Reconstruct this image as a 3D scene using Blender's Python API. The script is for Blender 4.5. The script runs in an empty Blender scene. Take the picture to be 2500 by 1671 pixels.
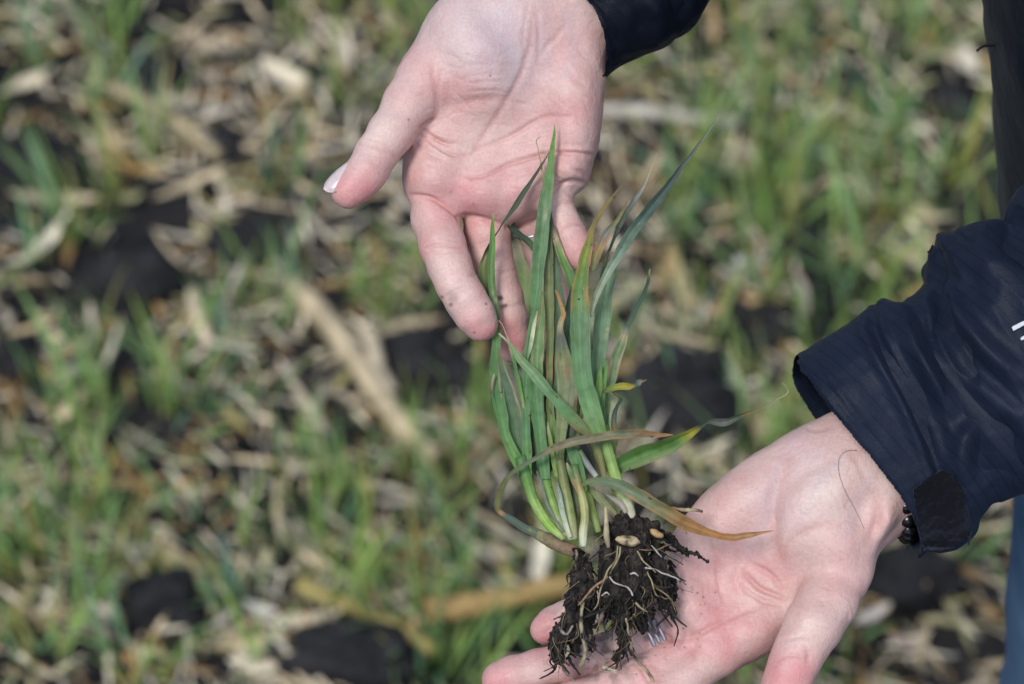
import bpy, math, random
import numpy as np
from mathutils import Vector, Matrix, Euler

# ------------------------------------------------------------------ camera, sky, sun
SC = bpy.context.scene
PX = 0.000175            # metres per photo pixel in the plane of the hands
DIST = 1.10              # camera to the plane of the hands
CAMH = 1.65
PITCH = 48.0             # degrees below the horizon
cd = bpy.data.cameras.new('camera')
cam = bpy.data.objects.new('camera', cd)
SC.collection.objects.link(cam)
cam.location = (0, 0, CAMH)
cam.rotation_euler = (math.radians(90 - PITCH), 0, 0)
cd.sensor_width = 36
cd.lens = 36 * DIST / (2500 * PX)
cd.clip_start = 0.05
cd.clip_end = 500
cd.dof.use_dof = True
cd.dof.focus_distance = DIST + 0.008
cd.dof.aperture_fstop = 6.2
SC.camera = cam

SUN_EL, SUN_AZ = 58.0, -40.0     # the bright part of an overcast sky, behind the camera to the left
w = bpy.data.worlds.new('World')
SC.world = w
w.use_nodes = True
nt = w.node_tree
nt.nodes.clear()
sky = nt.nodes.new('ShaderNodeTexSky')
sky.sky_type = 'NISHITA'
sky.sun_disc = False
sky.sun_elevation = math.radians(SUN_EL)
sky.sun_rotation = math.radians(180 + SUN_AZ)
sky.air_density = 1.0
sky.dust_density = 1.2
sky.ozone_density = 1.0
bg = nt.nodes.new('ShaderNodeBackground')
bg.inputs['Strength'].default_value = 0.105
wo = nt.nodes.new('ShaderNodeOutputWorld')
nt.links.new(sky.outputs[0], bg.inputs[0])
nt.links.new(bg.outputs[0], wo.inputs[0])

sd = bpy.data.lights.new('sun', 'SUN')
sd.energy = 1.75
sd.angle = math.radians(18)
sd.color = (1.0, 0.975, 0.94)
sun = bpy.data.objects.new('sun', sd)
SC.collection.objects.link(sun)
ce, se = math.cos(math.radians(SUN_EL)), math.sin(math.radians(SUN_EL))
az = math.radians(SUN_AZ)
sdir = Vector((math.sin(az) * ce, -math.cos(az) * ce, se))      # towards the sun
sun.rotation_euler = sdir.to_track_quat('Z', 'Y').to_euler()
SC.view_settings.view_transform = 'Standard'
SC.view_settings.look = 'None'
SC.view_settings.exposure = 0.62
SC.view_settings.gamma = 1.0

# ------------------------------------------------------------------ frames
pr = math.radians(PITCH)
RV = np.array([1.0, 0, 0])
UV_ = np.array([0, math.sin(pr), math.cos(pr)])
FV = np.array([0, math.cos(pr), -math.sin(pr)])
CV = np.array([0, 0, CAMH])
OV = CV + DIST * FV
BV = -FV


def K(px, py, z=0.0):
    """photo pixel + height over the hands' plane (towards camera) -> metric frame of the hands"""
    d = (DIST - z) / DIST * PX
    return np.array([(px - 1250) * d, (835.5 - py) * d, z])


def toW(p):
    p = np.asarray(p, float)
    return OV + p[..., 0:1] * RV + p[..., 1:2] * UV_ + p[..., 2:3] * BV


def fromW(p):
    q = np.asarray(p, float) - OV
    return np.stack([q @ RV, q @ UV_, q @ BV], -1)


def ground(px, py, h=0.0):
    r = ((px - 1250) * PX) * RV + ((835.5 - py) * PX) * UV_ + DIST * FV
    t = (CAMH - h) / -r[2]
    q = CV + r * t
    return float(q[0]), float(q[1])


# ------------------------------------------------------------------ noise
_rng = np.random.RandomState(7)
_perm = _rng.permutation(4096)
_val = _rng.rand(4096)


def vnoise(p, f=1.0, seed=0):
    p = np.asarray(p, float) * f + seed * 17.31
    i = np.floor(p).astype(np.int64)
    t = p - i
    t = t * t * (3 - 2 * t)

    def hsh(a, b, c):
        return _val[_perm[(_perm[(_perm[a & 4095] + b) & 4095] + c) & 4095]]
    x, y, z = i[..., 0], i[..., 1], i[..., 2]
    r = 0
    for dx in (0, 1):
        wx = t[..., 0] if dx else 1 - t[..., 0]
        for dy in (0, 1):
            wy = t[..., 1] if dy else 1 - t[..., 1]
            for dz in (0, 1):
                wz = t[..., 2] if dz else 1 - t[..., 2]
                r = r + hsh(x + dx, y + dy, z + dz) * wx * wy * wz
    return r * 2 - 1


def fbm(p, f, oct=4, seed=0, gain=.5):
    r, a = 0, 1.0
    for k in range(oct):
        r = r + a * vnoise(p, f * 2 ** k, seed + k)
        a *= gain
    return r


# ------------------------------------------------------------------ volume modelling (surface nets)
def seg_d2(X, Y, pts, closed=True):
    d = np.full(X.shape, 1e9, np.float32)
    n = len(pts)
    for i in range(n if closed else n - 1):
        ax, ay = pts[i]
        bx, by = pts[(i + 1) % n]
        ex, ey = bx - ax, by - ay
        t = np.clip(((X - ax) * ex + (Y - ay) * ey) / (ex * ex + ey * ey + 1e-12), 0, 1)
        d = np.minimum(d, (X - ax - t * ex) ** 2 + (Y - ay - t * ey) ** 2)
    return np.sqrt(d)


def poly_sd(X, Y, pts):
    d = seg_d2(X, Y, pts)
    ins = np.zeros(X.shape, bool)
    n = len(pts)
    for i in range(n):
        ax, ay = pts[i]
        bx, by = pts[(i + 1) % n]
        if ay == by:
            continue
        c = ((ay > Y) != (by > Y)) & (X < (bx - ax) * (Y - ay) / (by - ay) + ax)
        ins ^= c
    return np.where(ins, -d, d)


def smooth_poly(pts, n=6):
    """closed Catmull-Rom"""
    P = np.array(pts, float)
    m = len(P)
    out = []
    for i in range(m):
        a, b, c, d = P[i - 1], P[i], P[(i + 1) % m], P[(i + 2) % m]
        for k in range(n):
            t = k / n
            out.append(.5 * ((2 * b) + (c - a) * t + (2 * a - 5 * b + 4 * c - d) * t * t + (3 * b - a - 3 * c + d) * t ** 3))
    return out


def smin(a, b, k):
    if k <= 0:
        return np.minimum(a, b)
    h = np.clip(.5 + .5 * (b - a) / k, 0, 1)
    return b * (1 - h) + a * h - k * h * (1 - h)


class Vol:
    BIG = 0.03

    def __init__(s, lo, hi, h):
        s.h = h
        s.lo = np.array(lo, float)
        s.n = np.ceil((np.array(hi) - s.lo) / h).astype(int) + 1
        s.ax = [(s.lo[i] + h * np.arange(s.n[i])).astype(np.float32) for i in range(3)]
        s.D = np.full(s.n, s.BIG, np.float32)

    def new(s):
        o = object.__new__(Vol)
        o.h, o.lo, o.n, o.ax = s.h, s.lo, s.n, s.ax
        o.D = np.full(s.n, s.BIG, np.float32)
        return o

    def box(s, lo, hi):
        a = np.clip(np.floor((np.array(lo) - s.lo) / s.h).astype(int), 0, s.n)
        b = np.clip(np.ceil((np.array(hi) - s.lo) / s.h).astype(int) + 1, 0, s.n)
        sl = tuple(slice(a[i], b[i]) for i in range(3))
        X = s.ax[0][sl[0]][:, None, None]
        Y = s.ax[1][sl[1]][None, :, None]
        Z = s.ax[2][sl[2]][None, None, :]
        return sl, X, Y, Z

    def cone(s, a, b, ra, rb, k=0.003, fz=1.0):
        m = k + 3 * s.h + 0.004
        R = max(ra, rb) + m
        lo = np.minimum(a, b) - R
        hi = np.maximum(a, b) + R
        sl, X, Y, Z = s.box(lo, hi)
        if s.D[sl].size == 0:
            return
        e = b - a
        L2 = float(e @ e) + 1e-12
        dx, dy, dz = X - a[0], Y - a[1], Z - a[2]
        t = np.clip((dx * e[0] + dy * e[1] + dz * e[2]) / L2, 0, 1)
        d = np.sqrt((dx - t * e[0]) ** 2 + (dy - t * e[1]) ** 2 + ((dz - t * e[2]) / fz) ** 2) - (ra + (rb - ra) * t)
        s.D[sl] = smin(s.D[sl], d.astype(np.float32), k)

    def chain(s, pts, k=0.003, fz=1.0):
        """pts = (px, py, z, r_px)"""
        for p, q in zip(pts[:-1], pts[1:]):
            sa, sb = (DIST - p[2]) / DIST * PX, (DIST - q[2]) / DIST * PX
            s.cone(K(*p[:3]), K(*q[:3]), p[3] * sa, q[3] * sb, k, fz)

    def ell(s, c, r, k=0.006, rot=0.0):
        c = np.array(c, float)
        r = np.array(r, float)
        m = r.max() + k + .006
        sl, X, Y, Z = s.box(c - m, c + m)
        ca, sa = math.cos(rot), math.sin(rot)
        dx, dy, dz = X - c[0], Y - c[1], Z - c[2]
        u = (dx * ca + dy * sa) / r[0]
        v = (-dx * sa + dy * ca) / r[1]
        q = np.sqrt(u * u + v * v + (dz / r[2]) ** 2)
        d = (q - 1) * q / np.maximum(np.sqrt((u / r[0]) ** 2 + (v / r[1]) ** 2 + (dz / r[2] ** 2) ** 2), 1e-6)
        d = np.where(q < .3, -r.min() * .7, d)
        s.D[sl] = smin(s.D[sl], d.astype(np.float32), k)

    def epx(s, px, py, z, rx, ry, rz, k=0.008, rot=0.0):
        s.ell(K(px, py, z), (rx * PX, ry * PX, rz), k, math.radians(rot))

    def inflate(s, pts_px, z0, r, zfun=None, n=6, off=0.0):
        pl = [tuple(K(x, y, z0)[:2]) for x, y in (smooth_poly(pts_px, n) if n else pts_px)]
        X, Y = np.meshgrid(s.ax[0], s.ax[1], indexing='ij')
        d2 = poly_sd(X, Y, pl) + off
        zc = z0 if zfun is None else zfun(X, Y)
        zc = zc[:, :, None] if not np.isscalar(zc) else zc
        rr = r if np.isscalar(r) else r[:, :, None]
        w1 = d2[:, :, None] + rr
        w2 = np.abs(s.ax[2][None, None, :] - zc)
        d = np.minimum(np.maximum(w1, w2), 0) + np.sqrt(np.maximum(w1, 0) ** 2 + np.maximum(w2, 0) ** 2) - rr
        return np.minimum(d, s.BIG).astype(np.float32)

    def mesh(s, relax=2):
        D = s.D
        ins = D < 0
        nx, ny, nz = D.shape
        c = np.zeros((nx - 1, ny - 1, nz - 1), np.int8)
        for a in (0, 1):
            for b in (0, 1):
                for d in (0, 1):
                    c += ins[a:nx - 1 + a, b:ny - 1 + b, d:nz - 1 + d]
        act = (c > 0) & (c < 8)
        I = np.argwhere(act)
        idx = np.full(act.shape, -1, np.int64)
        idx[act] = np.arange(len(I))
        acc = np.zeros((len(I), 3))
        cnt = np.zeros(len(I))
        offs = [(a, b, d) for a in (0, 1) for b in (0, 1) for d in (0, 1)]
        vals = {o: D[I[:, 0] + o[0], I[:, 1] + o[1], I[:, 2] + o[2]].astype(float) for o in offs}
        for o in offs:
            for k in range(3):
                if o[k] == 0:
                    q = list(o)
                    q[k] = 1
                    q = tuple(q)
                    va, vb = vals[o], vals[q]
                    m = (va < 0) != (vb < 0)
                    t = va[m] / (va[m] - vb[m])
                    pt = np.tile(np.array(o, float), (m.sum(), 1))
                    pt[:, k] = t
                    acc[m] += pt
                    cnt[m] += 1
        V = s.lo + s.h * (I + acc / cnt[:, None])
        F = []
        for k in range(3):
            a = [slice(None)] * 3
            b = [slice(None)] * 3
            a[k] = slice(0, -1)
            b[k] = slice(1, None)
            ch = ins[tuple(a)] != ins[tuple(b)]
            u, v = (k + 1) % 3, (k + 2) % 3
            E = np.argwhere(ch)
            ok = (E[:, u] > 0) & (E[:, v] > 0) & (E[:, u] < D.shape[u] - 1) & (E[:, v] < D.shape[v] - 1)
            E = E[ok]
            fl = ins[tuple(E.T)]

            def g(du, dv):
                q = E.copy()
                q[:, u] -= du
                q[:, v] -= dv
                return idx[q[:, 0], q[:, 1], q[:, 2]]
            Q = np.stack([g(1, 1), g(0, 1), g(0, 0), g(1, 0)], 1)
            Q[~fl] = Q[~fl][:, ::-1]
            F.append(Q)
        F = np.concatenate(F)
        F = F[(F >= 0).all(1)]
        for _ in range(relax):
            V = lap(V, F, .5)
        return V, F


def lap(V, F, a):
    S = np.zeros_like(V)
    C = np.zeros(len(V))
    for i in range(4):
        for j in (F[:, (i + 1) % 4], F[:, (i - 1) % 4]):
            for k in range(3):
                S[:, k] += np.bincount(F[:, i], V[j, k], len(V))
            C += np.bincount(F[:, i], minlength=len(V))
    return V * (1 - a) + a * S / np.maximum(C, 1)[:, None]


def normals(V, F):
    n = np.cross(V[F[:, 2]] - V[F[:, 0]], V[F[:, 3]] - V[F[:, 1]])
    N = np.zeros_like(V)
    for i in range(4):
        for k in range(3):
            N[:, k] += np.bincount(F[:, i], n[:, k], len(V))
    return N / np.maximum(np.linalg.norm(N, axis=1), 1e-12)[:, None]


def pxof(V):
    d = DIST / (DIST - V[:, 2]) / PX
    return V[:, 0] * d + 1250, 835.5 - V[:, 1] * d


def crspline(pts, n):
    P = np.array(pts, float)
    if len(P) == 2:
        t = np.linspace(0, 1, n)[:, None]
        return P[0] * (1 - t) + P[1] * t
    Q = np.vstack([2 * P[0] - P[1], P, 2 * P[-1] - P[-2]])
    L = np.concatenate([[0], np.cumsum(np.linalg.norm(np.diff(P[:, :2], axis=0), axis=1) + 1e-9)])
    T = np.linspace(0, L[-1], n)
    out = []
    for T_ in T:
        i = min(np.searchsorted(L, T_, 'right') - 1, len(P) - 2)
        t = (T_ - L[i]) / (L[i + 1] - L[i])
        a, b, c, d = Q[i], Q[i + 1], Q[i + 2], Q[i + 3]
        out.append(.5 * ((2 * b) + (c - a) * t + (2 * a - 5 * b + 4 * c - d) * t * t + (3 * b - a - 3 * c + d) * t ** 3))
    return np.array(out)


def line_d(px, py, pts, n=24):
    """distance in px to a smoothed polyline and the parameter along it"""
    P = crspline(pts, n)
    best = np.full(px.shape, 1e9)
    par = np.zeros(px.shape)
    x0, y0 = P.min(0) - 80
    x1, y1 = P.max(0) + 80
    m = (px > x0) & (px < x1) & (py > y0) & (py < y1)
    X, Y = px[m], py[m]
    b = best[m]
    pa = par[m]
    for i in range(n - 1):
        ax, ay = P[i]
        ex, ey = P[i + 1] - P[i]
        t = np.clip(((X - ax) * ex + (Y - ay) * ey) / (ex * ex + ey * ey + 1e-9), 0, 1)
        d = np.hypot(X - ax - t * ex, Y - ay - t * ey)
        u = d < b
        b[u] = d[u]
        pa[u] = ((i + t) / (n - 1))[u]
    best[m] = b
    par[m] = pa
    return best, par


# ------------------------------------------------------------------ object helpers
def link(o, parent=None):
    SC.collection.objects.link(o)
    if parent is not None:
        o.parent = parent
    return o


def tag(o, label=None, cat=None, group=None, kind=None):
    for k, v in (('label', label), ('category', cat), ('group', group), ('kind', kind)):
        if v:
            o[k] = v
    return o


def empty(name, loc, label, cat, group=None):
    o = bpy.data.objects.new(name, None)
    o.empty_display_size = .02
    o.location = loc
    link(o)
    return tag(o, label, cat, group)


def npmesh(name, V, F, mat, parent=None, org=(0, 0, 0), col=None, uv=None, smooth=True):
    V = np.asarray(V, float) - np.array(org)
    F = np.asarray(F)
    me = bpy.data.meshes.new(name)
    k = F.shape[1]
    me.vertices.add(len(V))
    me.vertices.foreach_set('co', V.astype(np.float32).ravel())
    me.loops.add(len(F) * k)
    me.loops.foreach_set('vertex_index', F.astype(np.int32).ravel())
    me.polygons.add(len(F))
    me.polygons.foreach_set('loop_start', (np.arange(len(F)) * k).astype(np.int32))
    me.polygons.foreach_set('use_smooth', np.full(len(F), smooth))
    if col is not None:
        a = me.color_attributes.new('Col', 'FLOAT_COLOR', 'POINT')
        c = np.ones((len(V), 4), np.float32)
        c[:, :3] = col
        a.data.foreach_set('color', c.ravel())
    if uv is not None:
        l = me.uv_layers.new(name='UVMap')
        l.data.foreach_set('uv', np.asarray(uv, np.float32)[F.ravel()].ravel())
    me.update(calc_edges=True)
    me.validate()
    me.materials.append(mat)
    o = bpy.data.objects.new(name, me)
    return link(o, parent)


class MB:
    """collects quads"""

    def __init__(s):
        s.V, s.F, s.C, s.U, s.n = [], [], [], [], 0

    def add(s, V, F, C=None, U=None):
        s.V.append(np.asarray(V, float))
        s.F.append(np.asarray(F) + s.n)
        s.C.append(np.full((len(V), 3), .5) if C is None else np.broadcast_to(np.asarray(C, float), (len(V), 3)))
        s.U.append(np.zeros((len(V), 2)) if U is None else U)
        s.n += len(V)

    def build(s, name, mat, parent=None, org=(0, 0, 0), smooth=True):
        return npmesh(name, np.concatenate(s.V), np.concatenate(s.F), mat, parent, org, np.concatenate(s.C), np.concatenate(s.U), smooth)


def gridF(a, b, closed=False):
    i = np.arange(a - 1)[:, None]
    m = b if closed else b - 1
    j = np.arange(m)[None, :]
    j2 = (j + 1) % b
    return np.stack([i * b + j + 0 * i, i * b + j2 + 0 * i, (i + 1) * b + j2, (i + 1) * b + j], -1).reshape(-1, 4)


def tube(mb, P, R, nseg=8, C=None, flat=1.0, rough=0.0, seed=0, caps=True, ref=(0, 0, 1)):
    P = np.array(P, float)
    R = np.array(R, float)
    if caps:
        P = np.vstack([P[:1], P, P[-1:]])
        R = np.concatenate([[R[0] * .02], R, [R[-1] * .02]])
        if C is not None and np.ndim(C) == 2:
            C = np.vstack([C[:1], C, C[-1:]])
    T = np.gradient(P, axis=0)
    if caps:
        T[0] = T[1] = T[2]
        T[-1] = T[-2] = T[-3]
    T /= np.linalg.norm(T, axis=1)[:, None] + 1e-12
    ref = np.array(ref, float)
    A = np.cross(T, ref)
    bad = np.linalg.norm(A, axis=1) < .05
    A[bad] = np.cross(T[bad], np.array([.3, .9, .1]))
    A /= np.linalg.norm(A, axis=1)[:, None]
    B = np.cross(A, T)
    th = np.arange(nseg) / nseg * 2 * math.pi
    V = P[:, None, :] + R[:, None, None] * (np.cos(th)[None, :, None] * A[:, None, :] + flat * np.sin(th)[None, :, None] * B[:, None, :])
    if rough:
        q = vnoise(V, 1 / (R.max() * 1.2 + 1e-6), seed)[..., None]
        V = V + (V - P[:, None, :]) * q * rough
    n = len(P)
    cc = None if C is None else (np.repeat(C, nseg, 0) if np.ndim(C) == 2 else C)
    u = np.stack([np.tile(np.arange(nseg) / nseg, n), np.repeat(np.linspace(0, 1, n), nseg)], 1)
    mb.add(V.reshape(-1, 3), gridF(n, nseg, True), cc, u)


# ------------------------------------------------------------------ materials
def mat(name):
    m = bpy.data.materials.new(name)
    m.use_nodes = True
    n = m.node_tree
    return m, n, n.nodes['Principled BSDF'], n.nodes, n.links


def nd(N, t, **kw):
    x = N.new(t)
    for k, v in kw.items():
        if k in x.inputs:
            x.inputs[k].default_value = v
        else:
            setattr(x, k, v)
    return x


def mapping(N, L, scale=(1, 1, 1), coord='Object', rot=(0, 0, 0)):
    tc = N.new('ShaderNodeTexCoord')
    mp = N.new('ShaderNodeMapping')
    mp.inputs['Scale'].default_value = scale
    mp.inputs['Rotation'].default_value = rot
    L.new(tc.outputs[coord], mp.inputs[0])
    return mp.outputs[0]


def ramp(N, L, fac, stops):
    r = N.new('ShaderNodeValToRGB')
    L.new(fac, r.inputs[0])
    e = r.color_ramp.elements
    while len(e) < len(stops):
        e.new(.5)
    for x, (p, c) in zip(e, stops):
        x.position = p
        x.color = (*c, 1)
    return r.outputs[0]


def mixc(N, L, a, b, fac, mode='MIX'):
    m = N.new('ShaderNodeMix')
    m.data_type = 'RGBA'
    m.blend_type = mode
    for s, v in ((m.inputs[6], a), (m.inputs[7], b), (m.inputs[0], fac)):
        if hasattr(v, 'is_output'):
            L.new(v, s)
        elif isinstance(v, (tuple, list)):
            s.default_value = (*v, 1)
        else:
            s.default_value = v
    return m.outputs[2]


def bump(N, L, h, strength, dist, prev=None):
    b = N.new('ShaderNodeBump')
    b.inputs['Strength'].default_value = strength
    b.inputs['Distance'].default_value = dist
    L.new(h, b.inputs['Height'])
    if prev is not None:
        L.new(prev, b.inputs['Normal'])
    return b.outputs[0]


def skin_mat():
    m, nt, P, N, L = mat('skin')
    at = nd(N, 'ShaderNodeAttribute', attribute_name='Col')
    co = mapping(N, L)
    n1 = nd(N, 'ShaderNodeTexNoise', Scale=75, Detail=4)
    L.new(co, n1.inputs[0])
    mott = ramp(N, L, n1.outputs[0], [(.35, (.97, .9, .9)), (.5, (1, 1, 1)), (.66, (1.02, 1.05, 1.04))])
    c = mixc(N, L, at.outputs[0], mott, .8, 'MULTIPLY')
    n4 = nd(N, 'ShaderNodeTexNoise', Scale=700, Detail=2)
    L.new(co, n4.inputs[0])
    c = mixc(N, L, c, ramp(N, L, n4.outputs[0], [(.35, (.93, .9, .9)), (.6, (1.03, 1.03, 1.03))]), .7, 'MULTIPLY')
    L.new(c, P.inputs['Base Color'])
    P.inputs['Subsurface Weight'].default_value = .2
    P.inputs['Subsurface Radius'].default_value = (1.0, .35, .2)
    P.inputs['Subsurface Scale'].default_value = .0015
    P.inputs['Roughness'].default_value = .45
    P.inputs['Specular IOR Level'].default_value = .35
    v = nd(N, 'ShaderNodeTexVoronoi', Scale=900, feature='DISTANCE_TO_EDGE')
    L.new(co, v.inputs[0])
    st = mapping(N, L, (1300, 260, 700), rot=(.3, .2, .5))
    n2 = nd(N, 'ShaderNodeTexNoise', Scale=1, Detail=3)
    L.new(st, n2.inputs[0])
    st3 = mapping(N, L, (240, 1200, 600), rot=(.1, .4, .15))
    n3 = nd(N, 'ShaderNodeTexNoise', Scale=1, Detail=2)
    L.new(st3, n3.inputs[0])
    b1 = bump(N, L, v.outputs[0], .25, .0002)
    b2 = bump(N, L, n2.outputs[0], .45, .0005, b1)
    b3 = bump(N, L, n3.outputs[0], .4, .0005, b2)
    L.new(b3, P.inputs['Normal'])
    return m


def leaf_mat(name='leaf_blade', detail=True):
    m, nt, P, N, L = mat(name)
    at = nd(N, 'ShaderNodeAttribute', attribute_name='Col')
    tc = N.new('ShaderNodeTexCoord')
    mp = N.new('ShaderNodeMapping')
    mp.inputs['Scale'].default_value = (22, .8, 1)
    L.new(tc.outputs['UV'], mp.inputs[0])
    n1 = nd(N, 'ShaderNodeTexNoise', Scale=1, Detail=2)
    L.new(mp.outputs[0], n1.inputs[0])
    stx = ramp(N, L, n1.outputs[0], [(.3, (.66, .72, .68)), (.5, (1, 1, 1)), (.7, (1.25, 1.2, 1.25))])
    c = mixc(N, L, at.outputs[0], stx, .9, 'MULTIPLY')
    co = mapping(N, L)
    n2 = nd(N, 'ShaderNodeTexNoise', Scale=260, Detail=3)
    L.new(co, n2.inputs[0])
    c = mixc(N, L, c, ramp(N, L, n2.outputs[0], [(.33, (.78, .8, .72)), (.5, (1, 1, 1)), (.7, (1.1, 1.08, 1.1))]), .9, 'MULTIPLY')
    if detail:
        n5 = nd(N, 'ShaderNodeTexNoise', Scale=420, Detail=3)
        L.new(co, n5.inputs[0])
        sp = ramp(N, L, n5.outputs[0], [(.69, (0, 0, 0)), (.73, (1, 1, 1))])
        c = mixc(N, L, c, (.05, .04, .025), sp)
        mp6 = N.new('ShaderNodeMapping')
        mp6.inputs['Scale'].default_value = (9, 7, 1)
        L.new(tc.outputs['UV'], mp6.inputs[0])
        n6 = nd(N, 'ShaderNodeTexNoise', Scale=1, Detail=4)
        L.new(mp6.outputs[0], n6.inputs[0])
        c = mixc(N, L, c, (.38, .31, .16), ramp(N, L, n6.outputs[0], [(.68, (0, 0, 0)), (.72, (.8, .8, .8))]))
    if not detail:
        oi = N.new('ShaderNodeObjectInfo')
        c = mixc(N, L, c, ramp(N, L, oi.outputs['Random'], [(0, (.8, 1.0, 1.0)), (.35, (.95, 1.0, .7)), (.7, (1.25, 1.12, .7)), (1, (.85, 1.0, 1.35))]), 1.0, 'MULTIPLY')
    L.new(c, P.inputs['Base Color'])
    P.inputs['Roughness'].default_value = .5
    P.inputs['Specular IOR Level'].default_value = .4
    b = bump(N, L, n1.outputs[0], .5, .0004)
    L.new(b, P.inputs['Normal'])
    tr = N.new('ShaderNodeBsdfTranslucent')
    L.new(mixc(N, L, c, (1.3, 1.5, .8), 1.0, 'MULTIPLY'), tr.inputs[0])
    ms = N.new('ShaderNodeMixShader')
    ms.inputs[0].default_value = .22
    L.new(P.outputs[0], ms.inputs[1])
    L.new(tr.outputs[0], ms.inputs[2])
    L.new(ms.outputs[0], N['Material Output'].inputs[0])
    return m


def cloth_mat(name, col, col2, rip=True, rough=.5, fuzz=0.0):
    m, nt, P, N, L = mat(name)
    co = mapping(N, L)
    n = nd(N, 'ShaderNodeTexNoise', Scale=28, Detail=4)
    L.new(co, n.inputs[0])
    c = ramp(N, L, n.outputs[0], [(.3, col), (.7, col2)])
    hgt = None
    if rip:
        c0 = mapping(N, L, rot=(0, math.radians(28), math.radians(-32)))
        for d in ('X',):
            wv = nd(N, 'ShaderNodeTexWave', Scale=64, wave_type='BANDS', bands_direction=d, Distortion=.5)
            L.new(c0, wv.inputs[0])
            r = ramp(N, L, wv.outputs[1], [(0, (1, 1, 1)), (.1, (0, 0, 0)), (1, (0, 0, 0))])
            c = mixc(N, L, c, mixc(N, L, c, tuple(x * .7 for x in col), .6), r)
            hgt = r if hgt is None else mixc(N, L, hgt, r, 1.0, 'ADD')
    L.new(c, P.inputs['Base Color'])
    P.inputs['Roughness'].default_value = rough
    P.inputs['Specular IOR Level'].default_value = .2
    P.inputs['Sheen Weight'].default_value = .03 + fuzz * .3
    P.inputs['Sheen Roughness'].default_value = .5
    P.inputs['Sheen Tint'].default_value = (.5, .6, .9, 1)
    P.inputs['IOR'].default_value = 1.35
    n2 = nd(N, 'ShaderNodeTexNoise', Scale=1400, Detail=2)
    L.new(co, n2.inputs[0])
    b = bump(N, L, n2.outputs[0], .3 + fuzz, .0004)
    n3 = nd(N, 'ShaderNodeTexNoise', Scale=70, Detail=3)
    L.new(co, n3.inputs[0])
    b = bump(N, L, n3.outputs[0], .35, .003, b)
    if hgt is not None:
        b = bump(N, L, hgt, .12, .0002, b)
    L.new(b, P.inputs['Normal'])
    return m


def attr_mat(name, rough=.75, bumps=((500, .5, .0006),), spec=.3, mott=.5, rnd=None, sc=160):
    m, nt, P, N, L = mat(name)
    at = nd(N, 'ShaderNodeAttribute', attribute_name='Col')
    co = mapping(N, L)
    n1 = nd(N, 'ShaderNodeTexNoise', Scale=sc, Detail=5)
    L.new(co, n1.inputs[0])
    c = mixc(N, L, at.outputs[0], ramp(N, L, n1.outputs[0], [(.28, (.45, .42, .4)), (.5, (1, 1, 1)), (.75, (1.35, 1.3, 1.25))]), mott, 'MULTIPLY')
    if rnd:
        oi = N.new('ShaderNodeObjectInfo')
        c = mixc(N, L, c, ramp(N, L, oi.outputs['Random'], rnd), 1.0, 'MULTIPLY')
    L.new(c, P.inputs['Base Color'])
    P.inputs['Roughness'].default_value = rough
    P.inputs['Specular IOR Level'].default_value = spec
    b = None
    for s, st, d in bumps:
        n = nd(N, 'ShaderNodeTexNoise', Scale=s, Detail=4)
        L.new(co, n.inputs[0])
        b = bump(N, L, n.outputs[0], st, d, b)
    L.new(b, P.inputs['Normal'])
    return m


def plain_mat(name, col, rough=.5, metal=0.0, spec=.5):
    m, nt, P, N, L = mat(name)
    co = mapping(N, L)
    n1 = nd(N, 'ShaderNodeTexNoise', Scale=300, Detail=3)
    L.new(co, n1.inputs[0])
    c = mixc(N, L, col, ramp(N, L, n1.outputs[0], [(.3, (.85, .85, .85)), (.7, (1.1, 1.1, 1.1))]), 1.0, 'MULTIPLY')
    L.new(c, P.inputs['Base Color'])
    P.inputs['Roughness'].default_value = rough
    P.inputs['Metallic'].default_value = metal
    P.inputs['Specular IOR Level'].default_value = spec
    return m


M_SKIN = skin_mat()
M_LEAF = leaf_mat()
M_FIELD = leaf_mat('field_leaf', False)
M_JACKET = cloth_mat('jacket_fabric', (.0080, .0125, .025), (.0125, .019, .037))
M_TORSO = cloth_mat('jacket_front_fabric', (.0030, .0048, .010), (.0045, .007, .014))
M_VELCRO = cloth_mat('velcro', (.003, .003, .004), (.007, .007, .009), False, .95, .5)
M_JEANS = cloth_mat('denim', (.08, .15, .25), (.14, .22, .34), False, .85)
M_SOIL = attr_mat('soil', .85, ((90, .9, .006), (420, .8, .0022), (1700, .5, .0006)), .25, .8, sc=120)
M_CLING = attr_mat('clinging_soil', .9, ((900, .8, .001), (2600, .7, .0005)), .2, .8, sc=500)
M_ROOT = attr_mat('root', .6, ((900, .5, .0004),), .3, .6, sc=500)
M_RES = attr_mat('corn_residue', .7, ((60, .4, .002), (500, .6, .0008)), .25, .75,
                 rnd=[(0, (1, 1, 1)), (.4, (.85, .78, .66)), (.7, (1.15, 1.15, 1.15)), (1, (.8, .66, .45))], sc=90)
M_NAIL = plain_mat('fingernail', (.62, .50, .48), .28)
M_SILVER = plain_mat('silver', (.55, .55, .57), .3, 1.0)
M_BEAD = plain_mat('black_bead', (.006, .006, .007), .25)
M_PRINT = plain_mat('white_print', (.62, .63, .66), .6)
M_THREAD = plain_mat('black_thread', (.004, .004, .006), .8)
M_HAIR = plain_mat('hair', (.08, .055, .04), .4)

# ================================================================== GROUND
random.seed(11)
rs = np.random.RandomState(5)


def gheight(x, y):
    p = np.stack([np.asarray(x, float), np.asarray(y, float), 0 * np.asarray(x, float)], -1)
    n = fbm(p, 7, 4, 3)
    c = np.abs(vnoise(p, 16, 9))
    h = .016 * n + .018 * (1 - c) * np.clip(n + .3, 0, 1) + .004 * fbm(p, 60, 3, 21)
    fall = np.clip(1.6 - np.hypot(p[..., 0], p[..., 1] - 1.5) / 3, 0, 1)
    return (h - .012) * fall


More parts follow.
